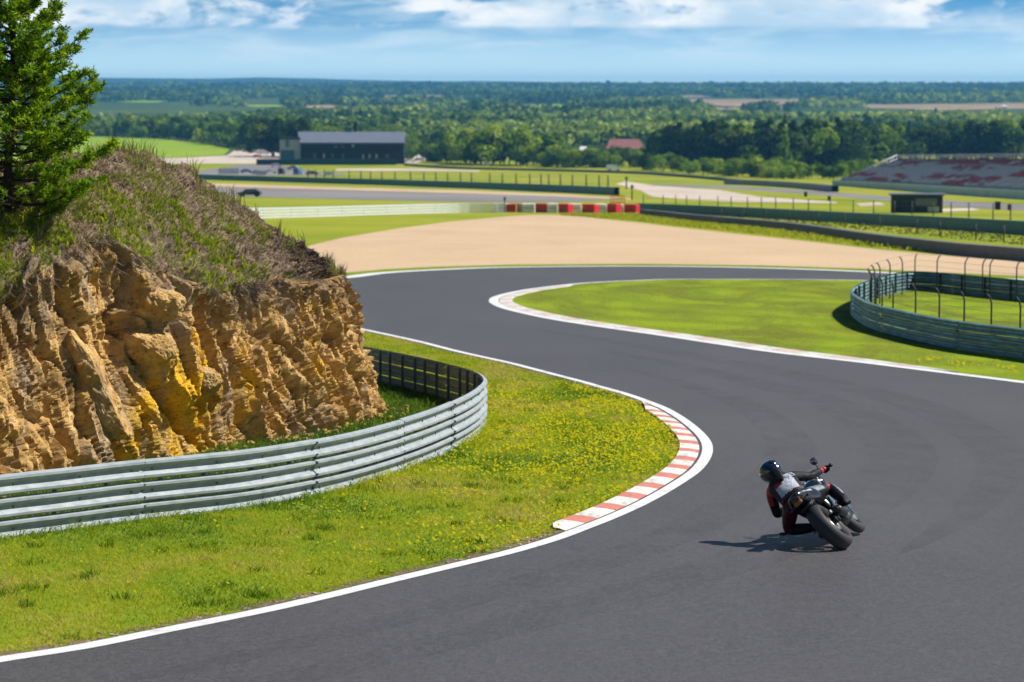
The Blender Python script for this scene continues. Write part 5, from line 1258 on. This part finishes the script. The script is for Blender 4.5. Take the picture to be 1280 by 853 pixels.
for s_1 in (-1, 1):
    st, pv, rr_ = (1.08, s_1 * .05, .80), (.48, s_1 * .14, .46), (.30, s_1 * .10, .66)
    for a, b_ in ((st, pv), (st, (.72, s_1 * .15, .60)), ((.72, s_1 * .15, .60), pv), ((.72, s_1 * .15, .62), (.9, s_1 * .12, .60)), ((.9, s_1 * .12, .60), st), (pv, rr_), ((.56, s_1 * .13, .66), (-.12, s_1 * .07, .75)), (pv, (-.02, s_1 * .08, .72)), (st, (.56, s_1 * .13, .66))): mb.tube([a, b_], .014, 0, 8)
mb.build('frame', m_frame, bike)
mb = MB(); mb.loft([((.50, 0, .72), .09, .05, .05), ((.58, 0, .745), .13, .085, .08), ((.72, 0, .76), .165, .12, .11), ((.88, 0, .765), .165, .125, .12), ((1.0, 0, .755), .13, .10, .10), ((1.07, 0, .74), .08, .05, .06)], 0, 24, 2.5); tank = mb.build('fuel_tank', m_gloss, bike)
mb = MB(); mb.lathe([(.0, .001), (.012, .03), (0, .036), (-.02, .036)], (.86, 0, .89), 'z', 0, 16); mb.build('filler_cap', m_alu, tank)
mb = MB(); mb.loft([((.12, 0, .72), .12, .05, .05), ((.25, 0, .70), .14, .045, .05), ((.42, 0, .695), .13, .045, .05), ((.53, 0, .715), .09, .05, .05)], 0, 20, 3); mb.build('seat', m_seat, bike)
mb = MB(); mb.loft([((-.27, 0, .84), .045, .018, .03), ((-.22, 0, .835), .085, .04, .065), ((-.08, 0, .80), .135, .065, .11), ((.08, 0, .75), .175, .08, .15), ((.26, 0, .69), .185, .06, .17), ((.46, 0, .63), .18, .04, .18)], 0, 24, 2.7); tail = mb.build('tail_cowl', m_gloss, bike)
mb = MB()
for s_1 in (-1, 1): mb.add([(-.2, s_1 * .098, .835), (.02, s_1 * .163, .785), (.25, s_1 * .172, .70), (.25, s_1 * .172, .675), (.02, s_1 * .165, .755), (-.16, s_1 * .116, .81), (-.2, s_1 * .06, .835), (.02, s_1 * .11, .785), (.25, s_1 * .11, .70), (.25, s_1 * .11, .675), (.02, s_1 * .11, .755), (-.16, s_1 * .07, .81)], [(0, 1, 4, 5), (1, 2, 3, 4), (6, 11, 10, 7), (7, 10, 9, 8), (0, 6, 7, 1), (1, 7, 8, 2), (3, 9, 10, 4), (4, 10, 11, 5), (5, 11, 6, 0), (2, 8, 9, 3)])
mb.build('side_stripe', m_silverp, tail)
mb = MB(); mb.box((-.255, 0, .795), (.03, .10, .045), 0, None, .01); mb.build('tail_light', m_redp, tail)
mb = MB(); mb.loft([((-.305, 0, .755), .05, .022, .022), ((-.293, 0, .757), .055, .026, .026), ((-.283, 0, .76), .045, .02, .02)], 0, 16, 5); mb.build('rear_plate', m_orange, tail)
mb = MB(); mb.box((-.23, 0, .765), (.10, .05, .03), 0, Matrix.Rotation(.5, 3, 'Y')); mb.tube([(-.2, -.12, .75), (-.2, .12, .75)], .009, 0, 6)
for s_1 in (-1, 1): mb.loft([((-.235, s_1 * .14, .75), .012, .012, .012), ((-.21, s_1 * .135, .75), .018, .018, .018), ((-.18, s_1 * .13, .75), .01, .01, .01)], 0, 10, 2)
mb.build('indicator_bracket', m_dark, tail)
mb = MB(); mb.loft([((-.18, 0, .66), .07, .012, .012), ((-.06, 0, .665), .10, .02, .02), ((.12, 0, .655), .11, .03, .04), ((.3, 0, .58), .10, .04, .06)], 0, 14, 3); mb.build('undertail_guard', m_dark, bike)
mb = MB(); mb.loft([((-.13, 0, .640 - .0), .085, .012, .004), ((.0, 0, .655), .088, .012, .004), ((.14, 0, .62), .088, .012, .004), ((.26, 0, .56), .08, .012, .004)], 0, 12, 2); mb.build('hugger', m_dark, bike)
mb = MB(); mb.tube([(.62, -.12, .26), (.50, -.16, .265), (.44, -.17, .28), (.38, -.178, .305)], [.03, .032, .034, .04], 0, 14); mb.build('exhaust_pipe', m_steelp, bike)
mb = MB(); mb.tube([(.40, -.175, .30), (.34, -.185, .315), (.16, -.20, .37), (.06, -.205, .40), (.05, -.206, .404)], [.03, .048, .052, .048, .03], 0, 18); ex = mb.build('exhaust_silencer', m_frame, bike)
mb = MB(); mb.tube([(.052, -.206, .403), (.04, -.2065, .407)], [.029, .022], 0, 14); mb.build('exhaust_tip', m_dark, ex)
mb = MB()
for y_ in (-.10, .10):
    mb.tube([(1.42, y_, .305), (1.31, y_, .56)], [.028, .03], 0, 12); mb.tube([(1.31, y_, .56), (1.13, y_, .90)], .022, 0, 12)
mb.box((1.17, 0, .84), (.06, .26, .035), 0, None, .008); mb.box((1.27, 0, .66), (.06, .26, .04), 0, None, .008); mb.build('front_fork', m_alu, bike)
mb = MB(); mb.loft([((1.15, 0, .58), .06, .02, .02), ((1.26, 0, .625), .072, .02, .02), ((1.42, 0, .635), .075, .02, .02), ((1.58, 0, .575), .06, .015, .02)], 0, 14, 2.4); mb.build('front_mudguard', m_gloss, bike)
mb = MB(); mb.loft([((1.18, 0, .78), .13, .10, .12), ((1.28, 0, .78), .15, .12, .13), ((1.40, 0, .75), .10, .08, .10), ((1.47, 0, .72), .04, .04, .04)], 0, 20, 2.6); hd = mb.build('headlight_cowl', m_gloss, bike)
mb = MB(); mb.loft([((1.20, 0, .90), .10, .01, .004), ((1.28, 0, .885), .11, .012, .004), ((1.38, 0, .83), .08, .012, .004)], 0, 14, 2); mb.build('fly_screen', m_dark, hd)
mb = MB(); mb.box((1.20, 0, .875), (.03, .13, .07), 0, Matrix.Rotation(-.5, 3, 'Y'), .008); mb.build('instrument', m_dark, hd)
mb = MB()
for s_1 in (-1, 1): mb.loft([((.62, s_1 * .15, .30), .008, .04, .05), ((.80, s_1 * .185, .33), .012, .14, .11), ((1.02, s_1 * .17, .45), .012, .20, .13), ((1.18, s_1 * .13, .58), .01, .12, .10)], 0, 14, 2.6)
mb.build('side_fairing', m_gloss, bike)
mb = MB(); mb.loft([((.36, 0, .33), .10, .05, .05), ((.46, 0, .32), .155, .11, .10), ((.66, 0, .31), .185, .17, .12), ((.88, 0, .33), .19, .20, .12), ((1.04, 0, .40), .15, .18, .12), ((1.14, 0, .46), .09, .12, .08)], 0, 20, 3.2); mb.build('belly_pan', m_dark, bike)
mb = MB(); mb.box((1.06, 0, .60), (.05, .30, .24), 0, Matrix.Rotation(.35, 3, 'Y'), .01); mb.build('radiator', m_dark, bike)
mb = MB()
for s_1 in (-1, 1): mb.loft([((.20, s_1 * .13, .52), .012, .06, .05), ((.34, s_1 * .155, .54), .016, .10, .09), ((.50, s_1 * .165, .55), .016, .11, .10), ((.62, s_1 * .15, .56), .01, .06, .06)], 0, 14, 2.8)
mb.build('side_panel', m_gloss, bike)
GRIP = {-1: (.96, -.30, .825), 1: (.96, .30, .825)}
bars = None; mb = MB(); mb.tube([(1.13, .10, .87), (1.10, .20, .85), GRIP[1], (.945, .37, .82)], .013, 0, 10); mb.tube([(1.13, -.10, .87), (1.10, -.20, .85), GRIP[-1], (.945, -.37, .82)], .013, 0, 10); bars = mb.build('handlebar', m_frame, bike)
for s_1 in (-1, 1):
    mb = MB(); a, b_ = Vector((1.03, s_1 * .25, .836)), Vector((.945, s_1 * .375, .82)); mb.tube([a, b_], .018, 0, 10); mb.tube([b_, b_ + (b_ - a).normalized() * .03], .022, 0, 10); mb.build('grip', m_dark, bars)
    mb = MB(); mb.tube([(1.10, s_1 * .22, .855), (1.09, s_1 * .30, .85), (1.03, s_1 * .39, .84)], .006, 0, 6); mb.build('lever', m_alu, bars)
    mb = MB(); mb.tube([(1.06, s_1 * .22, .85), (1.05, s_1 * .235, .92), (1.03, s_1 * .25, .965)], .007, 0, 6)
    mi = mb.build('mirror_stem', m_dark, bars)
    mb = MB(); mb.loft([((1.055, s_1 * .262, 1.0), .028, .025, .03), ((1.04, s_1 * .262, 1.0), .042, .04, .048), ((1.02, s_1 * .262, 1.0), .045, .042, .05)], 0, 18, 2.2); mi = mb.build('mirror', m_dark, bars)
    mb = MB(); mb.loft([((1.0205, s_1 * .262, 1.0), .040, .037, .045), ((1.0175, s_1 * .262, 1.0), .040, .037, .045)], 0, 18, 2.2); mb.build('mirror_glass', m_mirror, mi)
PEG = {-1: (.34, -.20, .40), 1: (.34, .20, .40)}
mb = MB()
for s_1 in (-1, 1):
    mb.tube([(.40, s_1 * .12, .44), (.36, s_1 * .15, .41)], .012, 0, 8); mb.tube([(.36, s_1 * .13, .40), (.34, s_1 * .24, .40)], .012, 0, 8); mb.loft([((.30, s_1 * .135, .47), .004, .04, .04), ((.42, s_1 * .14, .47), .005, .05, .05)], 0, 10, 3)
mb.build('footpeg', m_alu, bike)

# ================================================================== RIDER
gz0 = cR[2]
W = lambda x, d_, z: Vector((cR[0] + x + .175, cR[1] + d_, gz0 + z - .035 + (G(cR[1] + d_) - G(cR[1])) * .0))
hR, hL = L2W(*GRIP[-1]), L2W(*GRIP[1]); pR, pL = L2W(*PEG[-1]), L2W(*PEG[1])
J = dict(pelvis=W(-.585, .24, .555), spine=W(-.665, .42, .655), chest=W(-.735, .585, .735), neck=W(-.80, .70, .775), head=W(-.845, .775, .815),
         shR=W(-.615, .61, .805), shL=W(-.875, .605, .615), elR=W(-.40, .74, .785), elL=W(-.785, .70, .335), hipR=W(-.50, .27, .615), hipL=W(-.665, .30, .485), knR=W(-.18, .62, .665), knL=W(-.665, .63, .165))
def toward(a, b_, d_): return a + (b_ - a).normalized() * d_
J['wrR'] = toward(hR, J['elR'], .085) + Vector((0, 0, .015)); J['wrL'] = toward(hL, J['elL'], .085) + Vector((0, 0, .01))
J['anR'] = pR + Vector((.06, -.10, .075)); J['anL'] = pL + Vector((-.03, -.10, .055))
def skin(name, nodes, edges, mats, parent=None, sub=2, root=0):
    me = bpy.data.meshes.new(name); me.from_pydata([n[0] for n in nodes], edges, [])
    o = bpy.data.objects.new(name, me); COL.objects.link(o)
    sk = o.modifiers.new('s', 'SKIN'); sk.branch_smoothing = .4; ss = o.modifiers.new('u', 'SUBSURF'); ss.levels = sub; ss.render_levels = sub
    for v, n in zip(me.skin_vertices[0].data, nodes): v.radius = n[1] if hasattr(n[1], '__len__') else (n[1], n[1]); v.use_root = False
    me.skin_vertices[0].data[root].use_root = True
    dg = bpy.context.evaluated_depsgraph_get(); m2 = bpy.data.meshes.new_from_object(o.evaluated_get(dg)); bpy.data.objects.remove(o)
    m2.name = name; m2.materials.clear()
    o = link(name, m2, parent, mats); m2.polygons.foreach_set('use_smooth', [True] * len(m2.polygons)); return o
def lerp(a, b_, t_): return a * (1 - t_) + b_ * t_
names = []; nodes = []; edges = []
def nd(k, p_, r_): names.append(k); nodes.append((p_, r_)); return len(nodes) - 1
i_p = nd('torso', J['pelvis'], (.160, .135)); i_s = nd('torso', J['spine'], (.160, .125)); i_c = nd('torso', J['chest'], (.185, .145)); i_n = nd('torso', J['neck'], .075); i_h = nd('head', J['head'], .075)
edges += [(i_p, i_s), (i_s, i_c), (i_c, i_n), (i_n, i_h)]
for s_1 in 'RL':
    a = nd('upper' + s_1, J['sh' + s_1], .078); a2 = nd('upper' + s_1, lerp(J['sh' + s_1], J['el' + s_1], .5), .064); b_ = nd('elbow' + s_1, J['el' + s_1], .055); b2 = nd('fore' + s_1, lerp(J['el' + s_1], J['wr' + s_1], .4), .052); c = nd('fore' + s_1, J['wr' + s_1], .038)
    edges += [(i_c, a), (a, a2), (a2, b_), (b_, b2), (b2, c)]
    a = nd('thigh' + s_1, J['hip' + s_1], .110); a2 = nd('thigh' + s_1, lerp(J['hip' + s_1], J['kn' + s_1], .5), .092); b_ = nd('knee' + s_1, J['kn' + s_1], .070); b2 = nd('shin' + s_1, lerp(J['kn' + s_1], J['an' + s_1], .38), .074); c = nd('shin' + s_1, J['an' + s_1], .056)
    edges += [(i_p, a), (a, a2), (a2, b_), (b_, b2), (b2, c)]
m_suit = paint('black_leather', (.009, .010, .014), .5, .18, 0, .3, 25); m_swhite = paint('white_leather', (.50, .53, .60), .45, .4, 0, .08, 12); m_sred = paint('red_leather', (.36, .018, .03), .45, .4, 0, .15, 12); m_smar = paint('dark_red_leather', (.075, .012, .018), .45, .4, 0, .2, 12); m_sgrey = paint('grey_leather', (.16, .19, .21), .45, .4, 0, .12, 12)
for mm_ in (m_suit, m_smar, m_swhite, m_sgrey):
    tt_ = mm_.node_tree; bump(tt_, tt_.nodes['Principled BSDF'], noise(tt_, pos(tt_, (1, 1, 1.6)), 16, 4, .6, 1.2), .55, .03)
person = skin('person', nodes, edges, [m_suit, m_swhite, m_sred, m_smar, m_sgrey], None, 4)
tag(person, 'rider in black, white and red leathers hanging off the left of the motorcycle', 'person')
# leather panels by nearest limb and place on it
def seg_t(p_, a, b_): d_ = b_ - a; return max(0, min(1, (p_ - a).dot(d_) / d_.length_squared))
fwd = (J['chest'] - J['pelvis']).normalized(); acr = (J['shR'] - J['shL']).normalized(); bkn = acr.cross(fwd).normalized()
if bkn.z < 0: bkn = -bkn
limbs = {'upperR': ('shR', 'elR'), 'upperL': ('shL', 'elL'), 'foreR': ('elR', 'wrR'), 'foreL': ('elL', 'wrL'), 'thighR': ('hipR', 'knR'), 'thighL': ('hipL', 'knL'), 'shinR': ('knR', 'anR'), 'shinL': ('knL', 'anL'), 'torso': ('pelvis', 'neck')}
mi = []
for f in person.data.polygons:
    p_ = f.center; best = None
    for k, (a, b_) in limbs.items():
        t_ = seg_t(p_, J[a], J[b_]); d_ = (p_ - lerp(J[a], J[b_], t_)).length / (.16 if k == 'torso' else .09)
        if best is None or d_ < best[0]: best = (d_, k, t_)
    _, k, t_ = best; m_i = 0; u = (p_ - J['spine']).dot(acr)
    if k == 'torso' and f.normal.dot(bkn) > .15 and .18 < t_ < .80:
        m_i = 1
        if abs(u) > .125: m_i = 0
        if t_ < .24: m_i = 3
        if t_ > .52 and -.13 < u < -.02: m_i = 2
        if t_ > .66 and u < .0: m_i = 0
    elif k == 'torso' and t_ <= .14: m_i = 3
    elif k == 'upperL': m_i = 2 if t_ < .5 and (f.normal.x < .1) else 0
    elif k == 'foreR': m_i = 2 if t_ > .76 else 0
    elif k == 'upperR': m_i = 0
    elif k == 'thighL': m_i = 3
    elif k == 'thighR': m_i = 4 if f.normal.z > .5 and .1 < t_ < .62 else (2 if .8 < t_ < .9 else 0)
    elif k == 'shinR': m_i = 1 if f.normal.x > .5 and .18 < t_ < .6 else (4 if f.normal.x > .2 and t_ < .7 else 0)
    elif k == 'shinL': m_i = 3 if t_ < .25 else 0
    mi.append(m_i)
person.data.polygons.foreach_set('material_index', mi)
# aerodynamic hump
hc = lerp(J['chest'], J['neck'], .30) + bkn * .125
mb = MB(); secs = []
Rh = Matrix((fwd, acr, bkn)).transposed()
for xx, ww, hh in ((-.13, .03, .0), (-.09, .055, .02), (0, .072, .035), (.06, .072, .04), (.10, .05, .02)): secs.append(((xx, 0, 0), ww, hh, .05))
mb.loft(secs, 0, 16, 2.3); mb.v = [tuple(Rh @ Vector(v) + hc) for v in mb.v]; mb.build('back_hump', m_suit, person)
# number on the right shoulder blade
cu = bpy.data.curves.new('race_number', 'FONT'); cu.body = '93'; cu.size = .12; cu.extrude = .001; cu.align_x = 'CENTER'; cu.align_y = 'CENTER'
o = bpy.data.objects.new('race_number', cu); COL.objects.link(o); dg = bpy.context.evaluated_depsgraph_get(); me = bpy.data.meshes.new_from_object(o.evaluated_get(dg)); bpy.data.objects.remove(o)
o = link('race_number', me, person, [m_swhite]); 
ctr = lerp(J['spine'], J['chest'], .75) + acr * .115; hit, loc, nor, _ = person.ray_cast(ctr + bkn * .5, -bkn)
yv = (-acr * .25 + fwd).normalized(); zv = nor if hit else bkn; xv = yv.cross(zv).normalized(); yv = zv.cross(xv)
o.matrix_world = Matrix.Translation((loc if hit else ctr) + zv * .006) @ Matrix((xv, yv, zv)).transposed().to_4x4()
# helmet: looking left into the bend
gaze = Vector((-.72, .66, -.05)).normalized(); hz = (Vector((-.38, .12, .92))); hz = (hz - gaze * hz.dot(gaze)).normalized(); hy = hz.cross(gaze)
RH_ = Matrix((gaze, hy, hz)).transposed(); hc = J['head'] + Vector((-.005, .01, .02))
def shell(n, m_, r0, cut=None):
    V = []; F = []
    for i in range(m_ + 1):
        th = PI * i / m_
        for k in range(n):
            ph = 2 * PI * k / n; x_, y_, z_ = math.sin(th) * math.cos(ph), math.sin(th) * math.sin(ph), math.cos(th)
            fx = 1.18 if x_ > 0 else 1.12; chin = .02 * max(0, x_) * max(0, -z_)
            V.append(Vector((x_ * r0 * fx + chin * 2, y_ * r0 * .96, z_ * r0 * (1.02 if z_ > 0 else 1.08))))
    for i in range(m_):
        for k in range(n): F.append((i * n + k, (i + 1) * n + k, (i + 1) * n + (k + 1) % n, i * n + (k + 1) % n))
    return V, F
V, F = shell(36, 22, .128)
F0 = [f for f in F if sum((V[i].z for i in f)) / 4 > -.115]
# dark blue-black shell, with a greenish reflection painted onto the lower rim
mb = MB()
for f in F0:
    c_ = sum((V[i] for i in f), Vector()) / 4; 
m_hel = plain('dark_blue_helmet', (.008, .014, .035), .14, .6, 0, .8); m_helrefl = plain('helmet_green_reflection', (.20, .24, .02), .25, .5, 0, .5); m_visor = plain('smoked_visor', (.006, .006, .008), .06, .7, 0, .5)
mis = [1 if (sum(V[i].x for i in f) / 4 > .045 and sum(V[i].z for i in f) / 4 < -.02) or sum(V[i].z for i in f) / 4 < -.085 else 0 for f in F0]
hel = MB(); hel.add([RH_ @ v + hc for v in V], F0, 0, True); hel.m = mis; hel = hel.build('helmet', [m_hel, m_helrefl], person)
Vv = [v * 1.018 for v in V]; Fv = [f for f in F if (lambda c_: c_.x > .055 and -.03 < c_.z < .055)(sum((V[i] for i in f), Vector()) / 4)]
mb = MB(); mb.add([RH_ @ v + hc for v in Vv], Fv, 0, True); mb.build('visor', m_visor, hel)
mb = MB(); q = RH_ @ Vector((-.05, 0, .125)) + hc
mb.loft([((-.10, 0, .085), .03, .012, .01), ((-.05, 0, .125), .04, .014, .01), ((.0, 0, .134), .03, .01, .008)], 0, 12, 2.4); mb.v = [tuple(RH_ @ Vector(v) + hc) for v in mb.v]; mb.build('helmet_vent', m_hel, hel)
# gloves: palm, four fingers curled round the grip, thumb below
for s_1, hnd, g in (('R', hR, -1), ('L', hL, 1)):
    ax_ = (L2W(.945, g * .375, .82) - L2W(1.03, g * .25, .836)).normalized(); wr = J['wr' + s_1]; fdir = (hnd - wr); fdir = (fdir - ax_ * fdir.dot(ax_)).normalized(); upv = ax_.cross(fdir).normalized()
    if upv.z < 0: upv = -upv
    nodes = [(wr, .036), (lerp(wr, hnd, .45) + upv * .012, (.040, .028)), (hnd + upv * .030 - fdir * .012, (.042, .022))]; ed = [(0, 1), (1, 2)]
    mb = MB()
    for k, ln in enumerate((.92, 1.0, .96, .82)):
        o_ = ax_ * (-.033 + k * .022); pts = [hnd + o_ + upv * .030 - fdir * .012, hnd + o_ + upv * .031 + fdir * .02 * ln, hnd + o_ + upv * .006 + fdir * .036 * ln, hnd + o_ - upv * .020 + fdir * .024 * ln, hnd + o_ - upv * .028 + fdir * .004]
        mb.tube(pts, [.0115, .011, .0105, .0095, .007], 0, 8)
    tb = lerp(wr, hnd, .55) - ax_ * .035 * (1 if g > 0 else 1); mb.tube([tb, hnd - ax_ * .046 - upv * .008, hnd - ax_ * .036 - upv * .026 + fdir * .016], [.014, .012, .008], 0, 8)
    gl = skin('glove', nodes, ed, [m_sred if s_1 == 'R' else m_suit], person, 2); mb.build('fingers', m_suit, gl)
# boots
for s_1, pg, toe in (('R', pR, Vector((.05, .17, -.01))), ('L', pL, Vector((-.16, .12, -.05)))):
    an = J['an' + s_1]; ball = pg + Vector((0, 0, .03)); t_ = (ball - an); toev = Vector((toe.x, toe.y, 0)).normalized()
    kn = J['kn' + s_1]; up_ = (kn - an).normalized()
    nodes = [(an + up_ * .15, .058), (an + up_ * .04, .052), (an - up_ * .035 - toev * .02, .045), (lerp(an - up_ * .05, ball, .6), (.042, .040)), (ball + toev * .02, (.042, .034)), (ball + toev * .10 - Vector((0, 0, .008)), (.034, .026))]
    bt = skin('boot', nodes, [(0, 1), (1, 2), (2, 3), (3, 4), (4, 5)], [m_suit], person, 2)
    mb = MB(); mb.box(an - up_ * .02 + Vector((.04, 0, 0)), (.012, .07, .05), 0, None, .004); mb.build('boot_plate', m_sgrey, bt)
# knee slider
kp = J['knL'] + Vector((-.055, -.0, -.045)); mb = MB(); mb.lathe([(-.012, .002), (-.012, .04), (.012, .046), (.018, .03), (.018, .002)], kp, 'z', 0, 16); mb.build('knee_slider', m_dark, person)
# ================================================================== LIGHT, SKY, AIR
SUN = Vector((.72, .14, .86)).normalized(); el = math.asin(SUN.z); az = math.atan2(SUN.x, SUN.y)
sd = bpy.data.lights.new('sun', 'SUN'); sd.energy = 5.0; sd.angle = math.radians(.5); sd.color = (1, .955, .88)
so = bpy.data.objects.new('sun', sd); COL.objects.link(so); so.rotation_euler = (-SUN).to_track_quat('-Z', 'Y').to_euler(); so.location = (30, 0, 60)
wd = bpy.data.worlds.new('World'); SC.world = wd; wd.use_nodes = True; t = wd.node_tree; bg = t.nodes['Background']
tc = t.nodes.new('ShaderNodeTexCoord'); sx = t.nodes.new('ShaderNodeSeparateXYZ'); t.links.new(tc.outputs['Generated'], sx.inputs[0])
zc = math_(t, 'MAXIMUM', sx.outputs['Z'], 0.0)
lift = math_(t, 'MULTIPLY', math_(t, 'SUBTRACT', 1.0, math_(t, 'POWER', 2.718, math_(t, 'MULTIPLY', zc, -26.0))), .50)
zz = math_(t, 'ADD', math_(t, 'ADD', zc, lift), .035)
cb = t.nodes.new('ShaderNodeCombineXYZ'); t.links.new(sx.outputs['X'], cb.inputs[0]); t.links.new(sx.outputs['Y'], cb.inputs[1]); t.links.new(zz, cb.inputs[2])
nm = N(t, 'ShaderNodeVectorMath', operation='NORMALIZE'); t.links.new(cb.outputs[0], nm.inputs[0])
sky = t.nodes.new('ShaderNodeTexSky'); sky.sky_type = 'NISHITA'; sky.sun_disc = False; sky.sun_elevation = el; sky.sun_rotation = az; sky.ozone_density = .8; sky.dust_density = .5; sky.air_density = 1.0
t.links.new(nm.outputs[0], sky.inputs[0])
hsv = N(t, 'ShaderNodeHueSaturation', Saturation=1.42, Value=1.05, Hue=.485); t.links.new(sky.outputs[0], hsv.inputs['Color'])
# clouds as a layer of the sky, in directions: bearing and elevation
azn = math_(t, 'ARCTAN2', sx.outputs['X'], sx.outputs['Y'])
def cvec(sa, se, off=0.0):
    c = t.nodes.new('ShaderNodeCombineXYZ'); t.links.new(math_(t, 'MULTIPLY', azn, sa), c.inputs[0]); t.links.new(math_(t, 'ADD', math_(t, 'MULTIPLY', sx.outputs['Z'], se), off), c.inputs[1]); return c.outputs[0]
def sstep(v, a, b_):
    m = t.nodes.new('ShaderNodeMapRange'); m.interpolation_type = 'SMOOTHSTEP'; t.links.new(v, m.inputs[0]); m.inputs[1].default_value = a; m.inputs[2].default_value = b_; return m.outputs[0]
puff = noise(t, cvec(26, 62, 3.1), 1.0, 9, .58, .35); wide = noise(t, cvec(9, 8, 7.7), 1.0, 3, .5)
cum = sstep(math_(t, 'ADD', math_(t, 'MULTIPLY', puff, .85), math_(t, 'MULTIPLY', wide, .35)), .525, .62)
basew = math_(t, 'ADD', sx.outputs['Z'], math_(t, 'MULTIPLY', math_(t, 'SUBTRACT', noise(t, cvec(40, 5, 1.0), 1.0, 3, .5), .5), .0022))
cum = math_(t, 'MULTIPLY', cum, sstep(basew, .0196, .0222)); cum = math_(t, 'MULTIPLY', cum, sstep(sx.outputs['Z'], .30, .12))
veil = math_(t, 'MULTIPLY', sstep(noise(t, cvec(20, 120, 2.0), 1.0, 8, .6, .5), .40, .68), math_(t, 'MULTIPLY', sstep(sx.outputs['Z'], .004, .016), sstep(sx.outputs['Z'], .10, .03)))
shade = sstep(noise(t, cvec(26, 62, 2.25), 1.0, 6, .55, .35), .35, .65)
cc = mix(t, shade, (4.4, 5.9, 7.2), (8.6, 8.6, 8.5))
pale = mix(t, math_(t, 'MULTIPLY', sstep(zc, .030, .002), .72), hsv.outputs['Color'], (6.2, 8.0, 8.9))
c = mix(t, math_(t, 'MULTIPLY', veil, .42), pale, (7.4, 8.2, 8.5))
c = mix(t, math_(t, 'MULTIPLY', cum, .88), c, cc)
c = mix(t, math_(t, 'MULTIPLY', sstep(zc, .035, .22), .52), c, (0, 0, 0))
t.links.new(c, bg.inputs['Color']); bg.inputs['Strength'].default_value = .092
# air: one even box of haze round the camera and everything up to the far ridge
hb = MB(); hb.box((0, 7050, 11), (15000, 14300, 94)); hz = hb.build('haze', [])
hm = bpy.data.materials.new('haze_air'); hm.use_nodes = True; t = hm.node_tree
for n in list(t.nodes):
    if n.type == 'BSDF_PRINCIPLED': t.nodes.remove(n)
pv = t.nodes.new('ShaderNodeVolumePrincipled'); pv.inputs['Color'].default_value = (.15, .54, 1.0, 1); pv.inputs['Density'].default_value = 7.0e-5; pv.inputs['Anisotropy'].default_value = .1
t.links.new(pv.outputs[0], t.nodes['Material Output'].inputs['Volume']); hz.data.materials.append(hm); tag(hz, kind='stuff')
# render settings
SC.render.engine = 'CYCLES'
cy = SC.cycles
cy.use_denoising = True
try: cy.denoiser = 'OPENIMAGEDENOISE'
except Exception: pass
cy.max_bounces = 6; cy.diffuse_bounces = 3; cy.glossy_bounces = 3; cy.transmission_bounces = 4; cy.volume_bounces = 0; cy.transparent_max_bounces = 4
cy.use_adaptive_sampling = True; cy.adaptive_threshold = .02; cy.sample_clamp_indirect = 6
SC.view_settings.view_transform = 'Standard'; SC.view_settings.look = 'None'; SC.view_settings.gamma = 1; SC.view_settings.exposure = .50
SC.view_settings.use_curve_mapping = False
